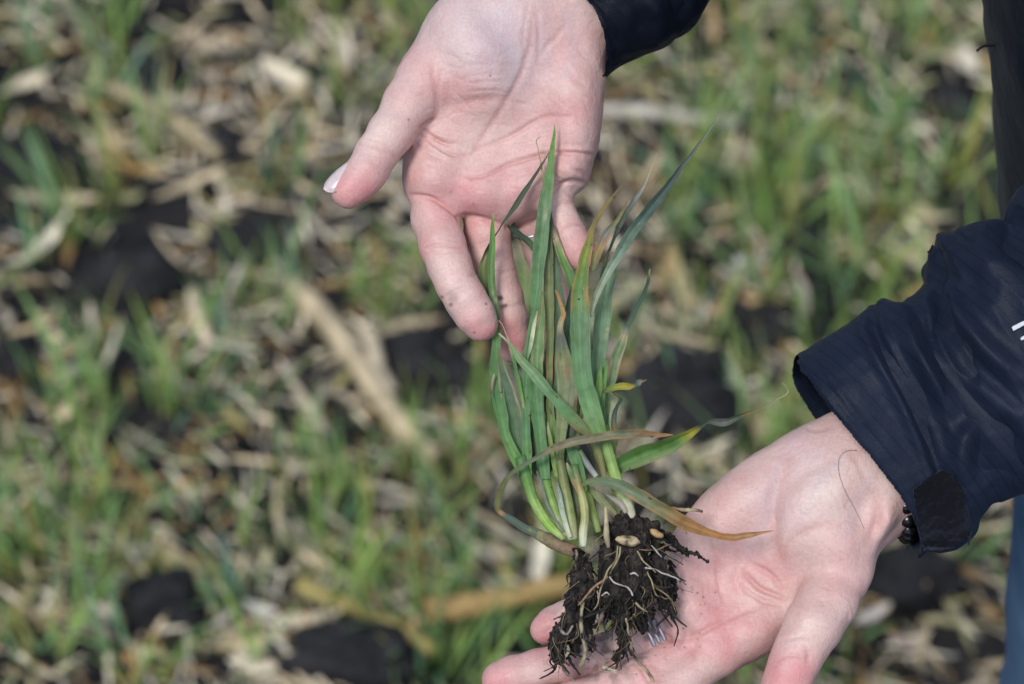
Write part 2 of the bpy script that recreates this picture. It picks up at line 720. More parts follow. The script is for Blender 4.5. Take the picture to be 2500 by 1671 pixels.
def axis(c, half, dense, far, growth=1.25):
    a = list(np.arange(0, half, dense))
    st = dense
    while a[-1] < far:
        st *= growth
        a.append(a[-1] + st)
    a = np.array(a)
    return np.concatenate([-a[:0:-1], a]) + c


ax_, ay_ = axis(0.0, .85, .005, 250), axis(1.5, .95, .006, 250)
GX, GY = np.meshgrid(ax_, ay_, indexing='ij')
GZ = gheight(GX, GY)
gv = np.stack([GX, GY, GZ], -1).reshape(-1, 3)
gp = np.stack([gv[:, 0], gv[:, 1], gv[:, 2] * 0], -1)
t = np.clip(.5 + .6 * fbm(gp, 9, 3, 40), 0, 1)[:, None]
gc = np.array([.010, .010, .0115]) * (1 - t) + np.array([.030, .028, .028]) * t
soil = npmesh('soil_ground', gv, gridF(len(ax_), len(ay_)), M_SOIL, None, (0, 0, 0), gc)
tag(soil, 'dark moist field soil under the stubble and young wheat', 'soil', kind='structure')


# --- soil clods
def clod_mesh(seed, V0=None):
    n = 26
    th = np.linspace(0, math.pi, n)
    ph = np.linspace(0, 2 * math.pi, 2 * n, endpoint=False)
    T, Pp = np.meshgrid(th, ph, indexing='ij')
    d = np.stack([np.sin(T) * np.cos(Pp), np.sin(T) * np.sin(Pp), np.cos(T)], -1)
    r = 1 + .30 * fbm(d, 1.4, 4, seed, .55) + .11 * fbm(d, 6, 3, seed + 5) + .05 * fbm(d, 17, 2, seed + 6)
    V = (d * r[..., None]).reshape(-1, 3)
    c = np.clip(.5 + .5 * fbm(V, 2.2, 3, seed + 9), 0, 1)[:, None]
    C = np.array([.010, .010, .0115]) * (1 - c) + np.array([.038, .037, .039]) * c
    return V, gridF(n, 2 * n, True), C


def clod(px, py, rx, ry, label, seed, rot=0.0, h=.6, group=None):
    x, y = ground(px, py)
    k = .34e-3
    V, F, C = clod_mesh(seed)
    rx, ry = rx * k, ry * k / math.sin(pr)
    V = V * np.array([rx, ry, min(rx, ry) * .8])
    o = npmesh('soil_clod', V, F, M_SOIL, None, (0, 0, 0), C)
    o.location = (x, y, float(gheight(x, y)) + min(rx, ry) * h * .25)
    o.rotation_euler = (0, 0, math.radians(rot))
    return tag(o, label, 'soil clod', group or 'dark soil clods on the field')


CL = [(95, 385, 130, 95, 'largest black soil clod, at the left edge of the photo', 1, 0),
      (295, 690, 165, 75, 'wide black soil clod just right of the bent pale husk', 2, 5),
      (640, 570, 150, 60, 'flat dark clod above the thick pale corn stalk', 3, 0),
      (1040, 900, 120, 100, 'dark clod between the corn stalk and the index fingertip', 4, 20),
      (1650, 1010, 150, 110, 'broad dark clod behind the green leaf that points right', 5, 0),
      (1960, 620, 75, 60, 'dark clod above the cuff of the lower sleeve', 6, 30),
      (2040, 520, 85, 60, 'rounded black clod right of centre, high in the photo', 7, 10),
      (850, 1615, 165, 62, 'black clod at the bottom edge left of the ring fingertip', 8, -8),
      (400, 1500, 85, 58, 'black clod at the lower left between wheat tufts', 9, 0),
      (2420, 400, 70, 90, 'dark clod beside the front of the jacket', 10, 0),
      (2080, 180, 60, 50, 'small dark clod near the top right', 12, 0),
      (560, 370, 55, 45, 'small black clod above the diagonal corn leaf', 13, 0),
      (400, 165, 90, 60, 'dark clod near the top left', 14, 15),
      (300, 60, 90, 45, 'dark clod at the top edge left of the tan husk', 15, 0),
      (2200, 1400, 130, 80, 'dark clod right of the lower thumb', 16, 0),
      (1790, 620, 55, 45, 'black clod between the long leaf tip and the jacket sleeve', 17, 0),
      (1430, 420, 70, 50, 'dark clod beside the little finger of the upper hand', 18, 0),
      (1840, 810, 90, 55, 'dark clod left of the lower jacket cuff', 19, 0),
      (2330, 230, 60, 60, 'dark clod left of the loose jacket thread', 20, 0),
      (30, 860, 70, 55, 'dark clod at the left edge below the pale husks', 21, 0),
      (1400, 1130, 110, 60, 'dark clod hidden partly behind the pale stems', 22, 0),
      (780, 760, 80, 40, 'dark clod right of the upper end of the corn stalk', 23, 0)]
for c_ in CL:
    clod(*c_)

holes = [(c_[0], c_[1], c_[2] * .95, c_[3]) for c_ in CL] + [(700, 200, 110, 80), (870, 930, 150, 60)]


def pix(x, y, z=0.0):
    q = fromW(np.array([x, y, z]))
    d = DIST / (DIST - q[2]) / PX
    return q[0] * d + 1250, 835.5 - q[1] * d


# --- fine crumbs of soil
mb = MB()
Vc, Fc, Cc = [], [], []
cm = []
for sd_ in range(5):
    n = 6
    th = np.linspace(0, math.pi, n)
    ph = np.linspace(0, 2 * math.pi, 8, endpoint=False)
    T, Pp = np.meshgrid(th, ph, indexing='ij')
    d = np.stack([np.sin(T) * np.cos(Pp), np.sin(T) * np.sin(Pp), np.cos(T)], -1)
    r = 1 + .4 * vnoise(d, 1.4, sd_)
    cm.append(((d * r[..., None]).reshape(-1, 3), gridF(n, 8, True)))
for i in range(2600):
    x, y = random.uniform(-.75, .75), random.uniform(.85, 2.35)
    s_ = random.choice([.002, .003, .004, .006, .010])
    V, F = cm[i % 5]
    g = random.uniform(.008, .02)
    mb.add(V * s_ + [x, y, float(gheight(x, y)) + s_ * .4], F, (g, g, g * 1.05))
tag(mb.build('soil_crumbs', M_SOIL), 'loose black crumbs scattered over the field soil', 'soil', kind='stuff')


# --- corn residue: husk strips and stalks
def strip(L, wd, curl, bend, seed, col, nseg=14, nw=5, tw=0.0, frayed=.2):
    """a dry husk or leaf piece along +X, centred"""
    r = np.random.RandomState(seed)
    u = np.linspace(-.5, .5, nseg)
    ww = wd * (1 - (np.abs(u) * 2) ** 1.8 * .85) * (1 + frayed * (r.rand(nseg) - .5))
    ang = bend * u
    cx = L * np.cumsum(np.cos(ang)) / nseg
    cx -= cx.mean()
    cz = L * np.cumsum(np.sin(ang)) / nseg
    cz -= cz.min()
    cy = L * .03 * np.sin(u * 3 + seed)
    v = np.linspace(-.5, .5, nw)
    V = np.zeros((nseg, nw, 3))
    for i in range(nseg):
        a = v * curl
        R = ww[i] / max(curl, .05)
        yy = R * np.sin(a)
        zz = R * (1 - np.cos(a))
        ca, sa = math.cos(tw * u[i]), math.sin(tw * u[i])
        V[i, :, 0] = cx[i]
        V[i, :, 1] = cy[i] + yy * ca - zz * sa
        V[i, :, 2] = cz[i] + yy * sa + zz * ca
    V += .0012 * np.stack([vnoise(V, 90, seed + k) for k in range(3)], -1)
    c = np.array(col)[None, None, :] * (1 + .35 * vnoise(V, 60, seed)[..., None])
    return V.reshape(-1, 3), gridF(nseg, nw), c.reshape(-1, 3)


TAN = (.66, .55, .37)
PALE = (.74, .67, .52)
ORNG = (.42, .27, .11)
GREY = (.50, .46, .39)
OLIV = (.42, .41, .21)
BRWN = (.26, .17, .08)


def stalkV(L, r, seed, col):
    mbx = MB()
    n = 22
    x = np.linspace(-L / 2, L / 2, n)
    P = np.stack([x, .04 * L * np.sin(x / L * 4 + seed), 0 * x], -1)
    R = r * (1 + .12 * np.exp(-((np.arange(n) - 8) / .9) ** 2) + .12 * np.exp(-((np.arange(n) - 17) / .9) ** 2)) * np.linspace(1, .8, n)
    tube(mbx, P, R, 12, col, rough=.12, seed=seed)
    V, C = mbx.V[0], mbx.C[0]
    C = C * (1 + .25 * vnoise(V, 50, seed)[:, None])
    V = V + .0006 * np.sin(V[:, 1:2] * 4000)
    return V, mbx.F[0], C


def place(name, V, F, C, px, py, rot, label, cat, group, z=.004, tilt=(0, 0), k=1.0, mt=None):
    x, y = ground(px, py)
    o = npmesh(name, V * k, F, mt or M_RES, None, (0, 0, 0), C)
    o.location = (x, y, max(float(gheight(x, y)), -.004) + z)
    o.rotation_euler = (tilt[0], tilt[1], rot)
    return tag(o, label, cat, group)


def between(ax, ay, bx, by):
    a, b = ground(ax, ay), ground(bx, by)
    return math.hypot(b[0] - a[0], b[1] - a[1]), math.atan2(b[1] - a[1], b[0] - a[0]), (ax + bx) / 2, (ay + by) / 2


KG = .34e-3
ST = [(690, 735, 1075, 1130, 62, (.62, .53, .38), 'thick pale corn stalk lying diagonally left of the fingertips'),
      (895, 840, 960, 985, 44, (.66, .58, .44), 'short pale corn stalk crossing the thick diagonal stalk'),
      (475, 745, 515, 880, 30, PALE, 'small upright pale stalk piece left of the thick corn stalk'),
      (1040, 1512, 1400, 1468, 56, (.42, .29, .13), 'orange tan corn stalk running behind the little fingertip'),
      (740, 1440, 1060, 1620, 38, OLIV, 'olive stalk slanting down to the bottom edge left of the hand'),
      (280, 235, 540, 400, 38, (.42, .35, .22), 'tan stalk slanting down at the upper left'),
      (1430, 305, 1800, 315, 34, GREY, 'grey stalk lying level right of the upper palm'),
      (2230, 1130, 2330, 1060, 30, TAN, 'tan stalk piece behind the lower sleeve')]
for i, (a, b, c, d, w_, col, lab) in enumerate(ST):
    L_, rot, mx, my = between(a, b, c, d)
    V, F, C = stalkV(L_, w_ * KG / 2, i + 3, col)
    place('corn_stalk', V, F, C, mx, my, rot, lab, 'corn stalk', 'corn stalks on the ground', z=w_ * KG / 2 + .010)

HK = [(20, 730, 200, 600, 46, PALE, 1.2, 1.5, 'long bent pale husk at the left edge, left of the wide black clod'),
      (640, 155, 750, 250, 120, PALE, 1.6, .9, 'broad cream husk at the upper left, largest and palest'),
      (450, 110, 590, 150, 70, (.5, .45, .34), 1.6, 1.6, 'arched pale husk at the top left of the cream husk'),
      (680, 270, 820, 225, 70, (.44, .38, .27), 1.2, .6, 'tan husk below the broad cream husk'),
      (0, 240, 130, 175, 50, PALE, 1.2, .5, 'pale husk at the top left edge above the largest clod'),
      (30, 490, 240, 500, 46, PALE, 1.0, .5, 'pale husk below the largest clod'),
      (20, 830, 150, 800, 40, PALE, .8, .5, 'pale husk at the left edge below the bent one'),
      (100, 900, 230, 840, 36, (.5, .4, .24), .8, .6, 'tan husk left of the upright stalk piece'),
      (930, 830, 1020, 800, 40, (.55, .5, .38), 1.0, .6, 'pale husk poking up left of the index fingertip'),
      (1320, 1290, 1310, 1460, 52, PALE, 1.4, .5, 'pale upright husk just left of the dark roots'),
      (1030, 990, 1075, 920, 26, ORNG, 1.4, 1.6, 'curled brown leaf below the index fingertip, left piece'),
      (1090, 870, 1160, 960, 30, (.45, .3, .14), 1.4, 2.6, 'curled orange leaf hook below the index fingertip'),
      (720, 940, 800, 1080, 42, PALE, 1.2, .7, 'pale husk left of the thick corn stalk'),
      (600, 1490, 700, 1560, 60, (.68, .65, .58), 1.3, .8, 'whitish husk left of the olive stalk'),
      (650, 1545, 820, 1530, 40, PALE, 1.0, .6, 'pale husk touching the olive stalk'),
      (370, 1340, 520, 1450, 54, (.48, .4, .26), 1.4, .5, 'tan husk at the lower left above the black clod'),
      (520, 1600, 700, 1560, 40, TAN, 1.0, .8, 'tan husk at the bottom edge, upper of two'),
      (560, 1640, 680, 1655, 44, PALE, 1.0, .8, 'pale husk at the bottom edge, lower of two'),
      (220, 1180, 420, 1170, 36, (.5, .38, .24), .8, .5, 'pinkish tan husk among the tufts at the left'),
      (1560, 215, 1600, 260, 54, (.56, .48, .27), 1.3, .6, 'yellowish husk right of the upper cuff'),
      (1950, 310, 2060, 290, 76, (.62, .62, .54), 1.6, 1.5, 'cup shaped whitish husk at the upper right'),
      (1880, 350, 2040, 400, 44, GREY, 1.0, .6, 'grey husk below the cup shaped husk'),
      (1920, 480, 2010, 480, 38, (.5, .4, .26), 1.0, .5, 'tan husk left of the rounded black clod'),
      (2330, 110, 2400, 190, 70, (.5, .46, .38), 1.2, .8, 'grey tan husk left of the jacket front'),
      (1640, 620, 1700, 800, 60, (.52, .44, .28), 1.2, .6, 'sandy leaf litter right of the held plants'),
      (1720, 760, 1860, 740, 46, (.5, .36, .2), 1.0, .8, 'orange tan husk left of the cuff'),
      (1790, 660, 1820, 640, 34, (.66, .66, .62), 1.2, .8, 'small white husk piece right of the held plants'),
      (1640, 620, 1600, 740, 40, (.47, .36, .19), .9, .8, 'straw coloured husk right of the slim leaf'),
      (1470, 780, 1560, 700, 38, (.45, .4, .25), 1.0, .5, 'straw husk between the right leaves'),
      (2380, 1200, 2260, 1470, 30, GREY, .8, .4, 'grey leaf strip between the velcro tab and the jeans'),
      (2080, 1530, 2170, 1480, 36, (.56, .5, .44), 1.2, .8, 'pale husk piece right of the lower thumb'),
      (2170, 1560, 2250, 1600, 36, (.5, .42, .36), 1.2, .8, 'pale husk at the lower right corner'),
      (1900, 190, 1990, 240, 30, (.46, .35, .22), .8, .5, 'thin tan husk at the top right'),
      (980, 560, 930, 520, 60, (.5, .45, .34), 1.3, .8, 'tan husk left of the index knuckle'),
      (700, 420, 850, 440, 46, (.42, .34, .2), 1.0, .6, 'tan husk left of the thumb tip'),
      (1960, 1100, 1700, 900, 24, OLIV, .6, .4, 'olive strip above the lower wrist'),
      (210, 265, 320, 255, 34, ORNG, .8, .4, 'orange leaf scrap left of the diagonal stalk'),
      (760, 720, 900, 700, 28, ORNG, .9, .9, 'rusty leaf scrap right of the stalk top')]
for i, (a, b, c, d, w_, col, curl, bend, lab) in enumerate(HK):
    L_, rot, mx, my = between(a, b, c, d)
    V, F, C = strip(L_ * 1.12, w_ * KG * .85, curl, bend, 50 + i, col, tw=random.uniform(-.8, .8))
    place('corn_husk', V, F, C, mx, my, rot, lab, 'corn husk', 'corn husks on the ground', z=random.uniform(.004, .012),
          tilt=(random.uniform(-.3, .5), 0))

husks = []
for k in range(16):
    col = [TAN, PALE, ORNG, GREY, OLIV, BRWN, TAN, GREY][k % 8]
    V, F, C = strip(random.uniform(.035, .10), random.uniform(.005, .011), random.uniform(.4, 1.8), random.uniform(-.2, .8), 200 + k, col,
                    tw=random.uniform(-2, 2))
    o = npmesh('dry_leaf_piece', V, F, M_RES, None, (0, 0, 0), C)
    husks.append(o)
XR = lambda y: .235 * (y * math.cos(pr) + CAMH * math.sin(pr)) / DIST + .03     # half width of the view on the ground


def scatter():
    y = random.uniform(1.13, 2.02)
    x = random.uniform(-1, 1) * XR(y)
    return x, y


nres = 0
for i in range(285):
    if i < 16:
        o = husks[i]
    else:
        o = husks[random.randrange(16)].copy()
        link(o)
    x, y = scatter()
    s_ = random.uniform(.5, 1.1)
    o.location = (x, y, float(gheight(x, y)) + random.uniform(.002, .012))
    o.rotation_euler = (random.uniform(-.4, .5), random.uniform(-.3, .3), random.uniform(0, 6.28))
    o.scale = (s_, s_, s_)
    tag(o, 'small dry strip of corn leaf lying blurred on the dark soil', 'dry leaf', 'dry corn leaf pieces on the soil')
mb = MB()
for i in range(16000):
    y = random.uniform(.75, 2.6)
    x = random.uniform(-1, 1) * (XR(y) + .18)
    if vnoise(np.array([x, y, 0.]), 6.5, 33) < -.45 and random.random() < .85:
        continue
    px_, py_ = pix(x, y)
    if any(((px_ - a) / (c * .8)) ** 2 + ((py_ - b) / (d * .8)) ** 2 < 1 for a, b, c, d in holes) and random.random() < .85:
        continue
    big = random.random() < .3
    V, F, C = strip(random.uniform(.03, .085) if big else random.uniform(.008, .045), random.uniform(.0025, .006) if big else random.uniform(.001, .0035), .8, random.uniform(0, .9) * random.random() ** 2, i,
                    random.choice([TAN, PALE, PALE, TAN, PALE, GREY, OLIV, ORNG, BRWN]), 7, 3, random.uniform(-2, 2))
    Rm = np.array(Euler((random.uniform(-.5, .5), random.uniform(-.3, .3), random.choice([random.uniform(0, 6.28), random.gauss(-.9, .5)]))).to_matrix())
    mb.add(V @ Rm.T + [x, y, float(gheight(x, y)) + random.uniform(.001, .016)], F, C)
tag(mb.build('straw_litter', M_RES), 'fine straw and chaff scattered over the soil', 'straw', kind='stuff')


# --- young wheat on the field
def seedling(seed, nl=None, H=.13):
    r = random.Random(seed)
    mbx = MB()
    nl = nl or r.randint(5, 9)
    for j in range(nl):
        az = r.uniform(0, 6.28)
        L_ = H * r.uniform(.55, 1.3)
        lean = r.uniform(.03, .8)
        droop = r.uniform(.0, 1.1) * r.random()
        wd = r.uniform(.0024, .0046)
        n = 9
        u = np.linspace(0, 1, n)
        ang = lean + droop * u ** 2
        rr = np.cumsum(np.sin(ang)) * L_ / n
        zz = np.cumsum(np.cos(ang)) * L_ / n
        bx, by = r.uniform(-.012, .012), r.uniform(-.012, .012)
        cx, cy = math.cos(az), math.sin(az)
        tw = r.uniform(-1.5, 1.5)
        W_ = wd * np.minimum(1, (1 - u) * 2.2) * (.55 + .45 * np.minimum(1, u * 4))
        V = np.zeros((n, 3, 3))
        for q, v in enumerate((-.5, 0, .5)):
            sx = -cy * np.cos(tw * u)
            sy = cx * np.cos(tw * u)
            V[:, q, 0] = bx + cx * rr + sx * v * W_
            V[:, q, 1] = by + cy * rr + sy * v * W_
            V[:, q, 2] = zz + np.sin(tw * u) * v * W_ - abs(v) * -.0008 - .008
        kind = r.random()
        g0 = np.array([.27, .42, .18]) if kind < .5 else np.array([.25, .39, .26])
        if kind > .88:
            g0 = np.array([.45, .40, .18])
        base = np.array([.24, .32, .12])
        tip = g0 * np.array([1.25, 1.0, .8])
        C = g0 + (base - g0) * np.clip(1 - u * 3, 0, 1)[:, None] + (tip - g0) * np.clip(u * 3 - 2, 0, 1)[:, None]
        mbx.add(V.reshape(-1, 3), gridF(n, 3), np.repeat(C, 3, 0), np.stack([np.tile([0, .5, 1], n), np.repeat(u, 3)], 1))
    return mbx


protos = []
for k in range(14):
    protos.append(seedling(k, H=random.uniform(.065, .115)).build('wheat_seedling', M_FIELD))
spots = []
tries = 0
while len(spots) < 285 and tries < 9000:
    tries += 1
    x, y = scatter()
    px_, py_ = pix(x, y)
    if any(((px_ - a) / (c * 1.0 + 12)) ** 2 + ((py_ - b - 52) / (d * 1.0 + 52)) ** 2 < 1 for a, b, c, d in holes) and random.random() < .93:
        continue
    dens = .55 + .6 * float(vnoise(np.array([x, y, 0.]), 5, 77))
    if px_ < 1250 and py_ > 1000:
        dens += .3
    if px_ > 1500 and py_ < 700:
        dens += .25
    if random.random() > dens:
        continue
    spots.append((x, y))
for i, (x, y) in enumerate(spots):
    if i < 14:
        o = protos[i]
    else:
        o = protos[random.randrange(14)].copy()
        link(o)
    s_ = random.uniform(.75, 1.25)
    o.location = (x, y, float(gheight(x, y)))
    o.rotation_euler = (random.uniform(-.2, .2), random.uniform(-.2, .2), random.uniform(0, 6.28))
    o.scale = (s_, s_, s_)
    tag(o, 'young green wheat tuft growing out of focus in the field', 'wheat plant', 'young wheat plants growing in the field')
mb = MB()
for i in range(560):
    x, y = random.uniform(-1.3, 1.3), random.uniform(.5, 3.2)
    if i >= 420:
        x, y = scatter()
    px_, py_ = pix(x, y)
    inside = abs(x) < XR(y) and 1.13 < y < 2.02
    if inside and (i < 420 or any(((px_ - a) / (c * 1.0 + 12)) ** 2 + ((py_ - b - 52) / (d * 1.0 + 52)) ** 2 < 1 for a, b, c, d in holes)):
        continue
    q = seedling(500 + i % 14, 6)
    a = random.uniform(0, 6.28)
    R = np.array([[math.cos(a), -math.sin(a), 0], [math.sin(a), math.cos(a), 0], [0, 0, 1]])
    mb.add(np.concatenate(q.V) @ R.T + [x, y, float(gheight(x, y))], np.concatenate(q.F), np.concatenate(q.C), np.concatenate(q.U))
tag(mb.build('wheat_cover', M_FIELD), 'young wheat growing further out around the field', 'wheat', kind='stuff')

# ================================================================== PERSON
PO = np.array([.42, .88, 0.0])
person = empty('person', PO, 'person in a dark navy jacket and blue jeans holding out both hands with uprooted wheat', 'person')


def crease(V, N, px, py, lines):
    """move the surface in (negative amp) or out along its normal next to polylines; width and amp in mm"""
    front = np.clip(N[:, 2] * 2.5, 0, 1)
    for pts, amp, wd in lines:
        d, t = line_d(px, py, pts)
        d = d * PX * 1000
        e = amp * .00165 * np.exp(-(d / wd) ** 2) * np.sin(np.pi * np.clip(t, .04, .96)) ** .6 * front
        V += N * e[:, None]
    return V


def blob(px, py, lst):
    r = np.zeros(px.shape)
    for x, y, rx, a in lst:
        r += a * np.exp(-((px - x) ** 2 + (py - y) ** 2) / (rx * rx))
    return r


SK = np.array([.625, .43, .385])
PINK = np.array([.61, .27, .26])
WHT = np.array([.72, .565, .49])
BLU = np.array([.52, .42, .445])


def skincol(px, py, V, pink, white, blue, seed):
    c = np.tile(SK, (len(V), 1))
    n = fbm(V, 90, 3, seed)
    p = np.clip(blob(px, py, pink) * 1.0 * (1 + .35 * n) + .08 * n, 0, 1)[:, None]
    c = c * (1 - p) + PINK * p
    q = np.clip(blob(px, py, white) * (1 + .4 * fbm(V, 140, 2, seed + 3)), 0, 1)[:, None]
    c = c * (1 - q) + WHT * q
    b = np.clip(blob(px, py, blue), 0, 1)[:, None]
    return c * (1 - b) + BLU * b


def redden(px, py, c, lines, k=.3):
    for pts, amp, wd in lines:
        if amp > 0:
            continue
        d, t = line_d(px, py, pts)
        e = np.exp(-(d * PX * 1000 / (wd * .9)) ** 2) * min(1, -amp * 1.4) * k
        c = c * (1 - e[:, None]) + np.array([.50, .22, .19]) * e[:, None]
    return c


HV = .00062
# ---------------- right hand (upper in the photo, fingers down, palm to the viewer)
v = Vol(K(775, 905, -.085), K(1640, -150, .03), HV)
palm = [(1230, -160), (1112, -10), (1050, 60), (1005, 115), (985, 160), (1000, 235), (1012, 290), (996, 340), (984, 390), (985, 440), (996, 480),
        (1030, 508), (1085, 522), (1121, 526), (1150, 528), (1190, 538), (1240, 545), (1290, 525), (1340, 480), (1395, 468), (1430, 450), (1436, 420),
        (1446, 375), (1454, 300), (1466, 232), (1478, 170), (1500, 80), (1560, -60), (1620, -160)]


def zup(X, Y):
    # the palm is slightly cupped: the middle lies deeper than its rims
    cx, cy = K(1240, 330, 0)[:2]
    return -.031 - .004 * np.exp(-((X - cx) ** 2 + (Y - cy) ** 2) / .02 ** 2)


v.D = v.inflate(palm, -.03, .0135, zup)
v.epx(1165, 140, -.027, 120, 165, .0215, .010, 25)      # thenar mound
v.epx(1265, 40, -.030, 90, 120, .018, .010, 0)
v.epx(1395, 235, -.030, 72, 150, .0175, .008, 6)        # hypothenar
v.epx(1400, 340, -.030, 50, 70, .0165, .006, 0)
v.epx(1060, 440, -.030, 62, 60, .0155, .008, 0)         # pads at the finger roots
v.epx(1180, 470, -.031, 60, 55, .0155, .008, 0)
v.epx(1290, 455, -.032, 55, 50, .0155, .008, 0)
v.epx(1385, 415, -.029, 48, 40, .0155, .006, 0)
th = v.new()
th.chain([(1120, 120, -.030, 80), (1042, 195, -.023, 72), (1000, 255, -.019, 63), (955, 325, -.014, 55), (920, 375, -.011, 51), (896, 419, -.009, 49),
          (871, 449, -.008, 45), (849, 470, -.007, 40)], .003)
fi = v.new()
fi.chain([(1062, 470, -.031, 60), (1064, 535, -.026, 59), (1080, 600, -.020, 57), (1096, 648, -.017, 53), (1112, 690, -.0145, 50), (1138, 730, -.0135, 50),
          (1160, 768, -.0135, 48), (1173, 791, -.0145, 43.5)], .002)
f2 = v.new()
f2.chain([(1185, 500, -.036, 58), (1188, 570, -.036, 56), (1196, 625, -.036, 54), (1207, 672, -.035, 53), (1228, 730, -.034, 49), (1240, 780, -.034, 49),
          (1248, 820, -.035, 44), (1252, 850, -.036, 38)], .002)
f3 = v.new()
f3.chain([(1300, 490, -.038, 54), (1312, 560, -.043, 49), (1328, 610, -.046, 46), (1345, 655, -.048, 45), (1366, 700, -.049, 40), (1382, 735, -.050, 35)], .002)
f4 = v.new()
f4.chain([(1378, 430, -.032, 48), (1357, 470, -.029, 43), (1358, 500, -.027, 43), (1372, 535, -.025, 41), (1390, 570, -.023, 41), (1408, 603, -.021, 40),
          (1420, 627, -.020, 36.5)], .002)
F_ = smin(smin(fi.D, f2.D, .0008), smin(f3.D, f4.D, .0008), .0008)
v.D = smin(v.D, F_, .0035)
v.D = smin(v.D, th.D, .0045)
# forearm inside the sleeve
v.chain([(1290, 60, -.033, 150), (1420, -60, -.033, 145), (1600, -200, -.033, 150)], .012, .75)
del th, fi, f2, f3, f4, F_
V1, F1 = v.mesh(3)
px, py = pxof(V1)
N1 = normals(V1, F1)
CR1 = [([(1030, 311), (1046, 302), (1062, 291)], -1.4, .8),
       ([(1062, 291), (1068, 240), (1061, 190), (1054, 125)], -.35, 1.6),
       ([(1067, 239), (1076, 188), (1070, 130)], -.18, 1.0),
       ([(1100, 256), (1180, 245), (1250, 240)], -.8, 2.6),
       ([(1031, 314), (1056, 334), (1084, 350), (1104, 354)], -1.1, .9),
       ([(1020, 326), (1056, 352), (1085, 372), (1120, 382), (1152, 378)], -.7, .8),
       ([(1040, 322), (1075, 334), (1110, 340), (1140, 350)], .55, 1.3),
       ([(1028, 340), (1060, 362), (1090, 384), (1120, 392)], .5, 1.1),
       ([(1004, 345), (1040, 370), (1080, 390)], -.4, .8),
       ([(1000, 365), (1030, 385), (1065, 400)], .3, 1.0),
       ([(1160, 366), (1185, 325), (1225, 270), (1258, 215), (1282, 160), (1296, 100), (1300, 30)], -.55, 1.6),
       ([(1160, 366), (1215, 346), (1262, 325), (1300, 300), (1335, 285), (1390, 285)], -.6, 1.0),
       ([(1448, 378), (1400, 374), (1345, 374), (1290, 386), (1240, 402), (1195, 425), (1150, 436)], -1.15, .9),
       ([(1448, 368), (1400, 366), (1345, 366)], .4, 1.2),
       ([(1436, 450), (1405, 443), (1375, 447), (1350, 468)], -1.6, 1.0),
       ([(1438, 432), (1420, 420), (1396, 412)], -.5, 1.0),
       ([(1000, 476), (1050, 484), (1092, 505), (1122, 530)], -1.1, 1.0),
       ([(1122, 530), (1165, 534), (1205, 545), (1236, 556)], -1.3, 1.1),
       ([(1240, 556), (1290, 548), (1325, 530)], -.9, 1.1),
       ([(1035, 607), (1068, 598), (1100, 600), (1128, 604)], -.6, .8),
       ([(1038, 592), (1070, 586), (1126, 590)], -.3, .7),
       ([(1040, 622), (1075, 616), (1130, 616)], -.25, .7),
       ([(1085, 728), (1110, 712), (1150, 700)], -.35, .9),
       ([(1150, 672), (1200, 666), (1256, 660)], -.5, .8),
       ([(1190, 755), (1240, 750), (1280, 742)], -.3, .8),
       ([(1350, 505), (1375, 492), (1408, 494)], -.45, .8),
       ([(1372, 555), (1405, 545), (1440, 552)], -.55, .8),
       ([(1348, 690), (1370, 684), (1395, 690)], -.4, .8),
       ([(876, 352), (910, 356), (955, 372), (975, 392)], -.5, .9),
       ([(886, 338), (925, 345), (962, 360)], -.2, .8),
       ([(1312, 150), (1316, 90), (1310, 20)], -.4, 1.1),
       ([(1280, 140), (1278, 80), (1290, 10)], -.25, 1.0),
       ([(1310, 160), (1330, 120), (1360, 90), (1380, 60)], -.3, 1.4),
       ([(1440, 215), (1410, 200), (1375, 170)], -.35, 1.6),
       ([(1150, 205), (1200, 200), (1250, 203)], -.15, .8), ([(1130, 225), (1185, 222), (1240, 221)], -.18, .8),
       ([(1130, 185), (1190, 182), (1250, 180)], -.12, .8), ([(1120, 160), (1180, 158), (1250, 160)], -.1, .8)]
rr = random.Random(4)
for i in range(120):         # fine wrinkles over the palm
    x, y = rr.uniform(1010, 1430), rr.uniform(120, 470)
    a = rr.gauss(.05, .35) if x < 1290 else rr.gauss(.5, .5)
    l = rr.uniform(20, 60)
    CR1.append(([(x, y), (x + l * math.cos(a) / 2, y + l * math.sin(a) / 2 + rr.uniform(-4, 4)), (x + l * math.cos(a), y + l * math.sin(a))], -rr.uniform(.04, .17), .6))
V1 = crease(V1, N1, px, py, CR1)
V1 += N1 * (.00040 * fbm(V1, 90, 3, 5) + .0003 * fbm(V1, 40, 2, 6))[:, None]
C1 = skincol(px, py, V1,
             [(1180, 805, 60, .8), (1252, 840, 60, .85), (1180, 500, 120, .5), (1060, 480, 90, .35), (1300, 440, 100, .35), (1420, 620, 60, .75),
              (870, 470, 75, .85), (1040, 610, 45, .45), (1080, 700, 60, .3), (1240, 690, 60, .3), (1390, 260, 110, .35), (1120, 250, 80, .3),
              (1030, 180, 70, .35), (1380, 720, 60, .5), (1340, 100, 80, .3), (1000, 370, 60, .3), (1370, 540, 50, .2)],
             [(1085, 660, 42, .6), (1120, 715, 36, .6), (1235, 735, 40, .6), (1370, 510, 40, .4), (915, 330, 45, .6), (1170, 330, 60, .25), (1130, 60, 110, .35), (1200, 420, 60, .2)],
             [(1200, 60, 110, .5), (1240, 150, 90, .4), (1050, 60, 60, .2)], 3)
C1 = redden(px, py, C1, CR1)
for pts in ([(1330, 20), (1318, 90), (1330, 150)], [(1240, 0), (1225, 80), (1255, 150), (1240, 230)], [(1380, 30), (1400, 110), (1385, 180)]):
    d_, t_ = line_d(px, py, pts)
    e = .16 * np.exp(-(d_ / 14) ** 2)
    C1 = C1 * (1 - e[:, None]) + np.array([.42, .44, .50]) * e[:, None]
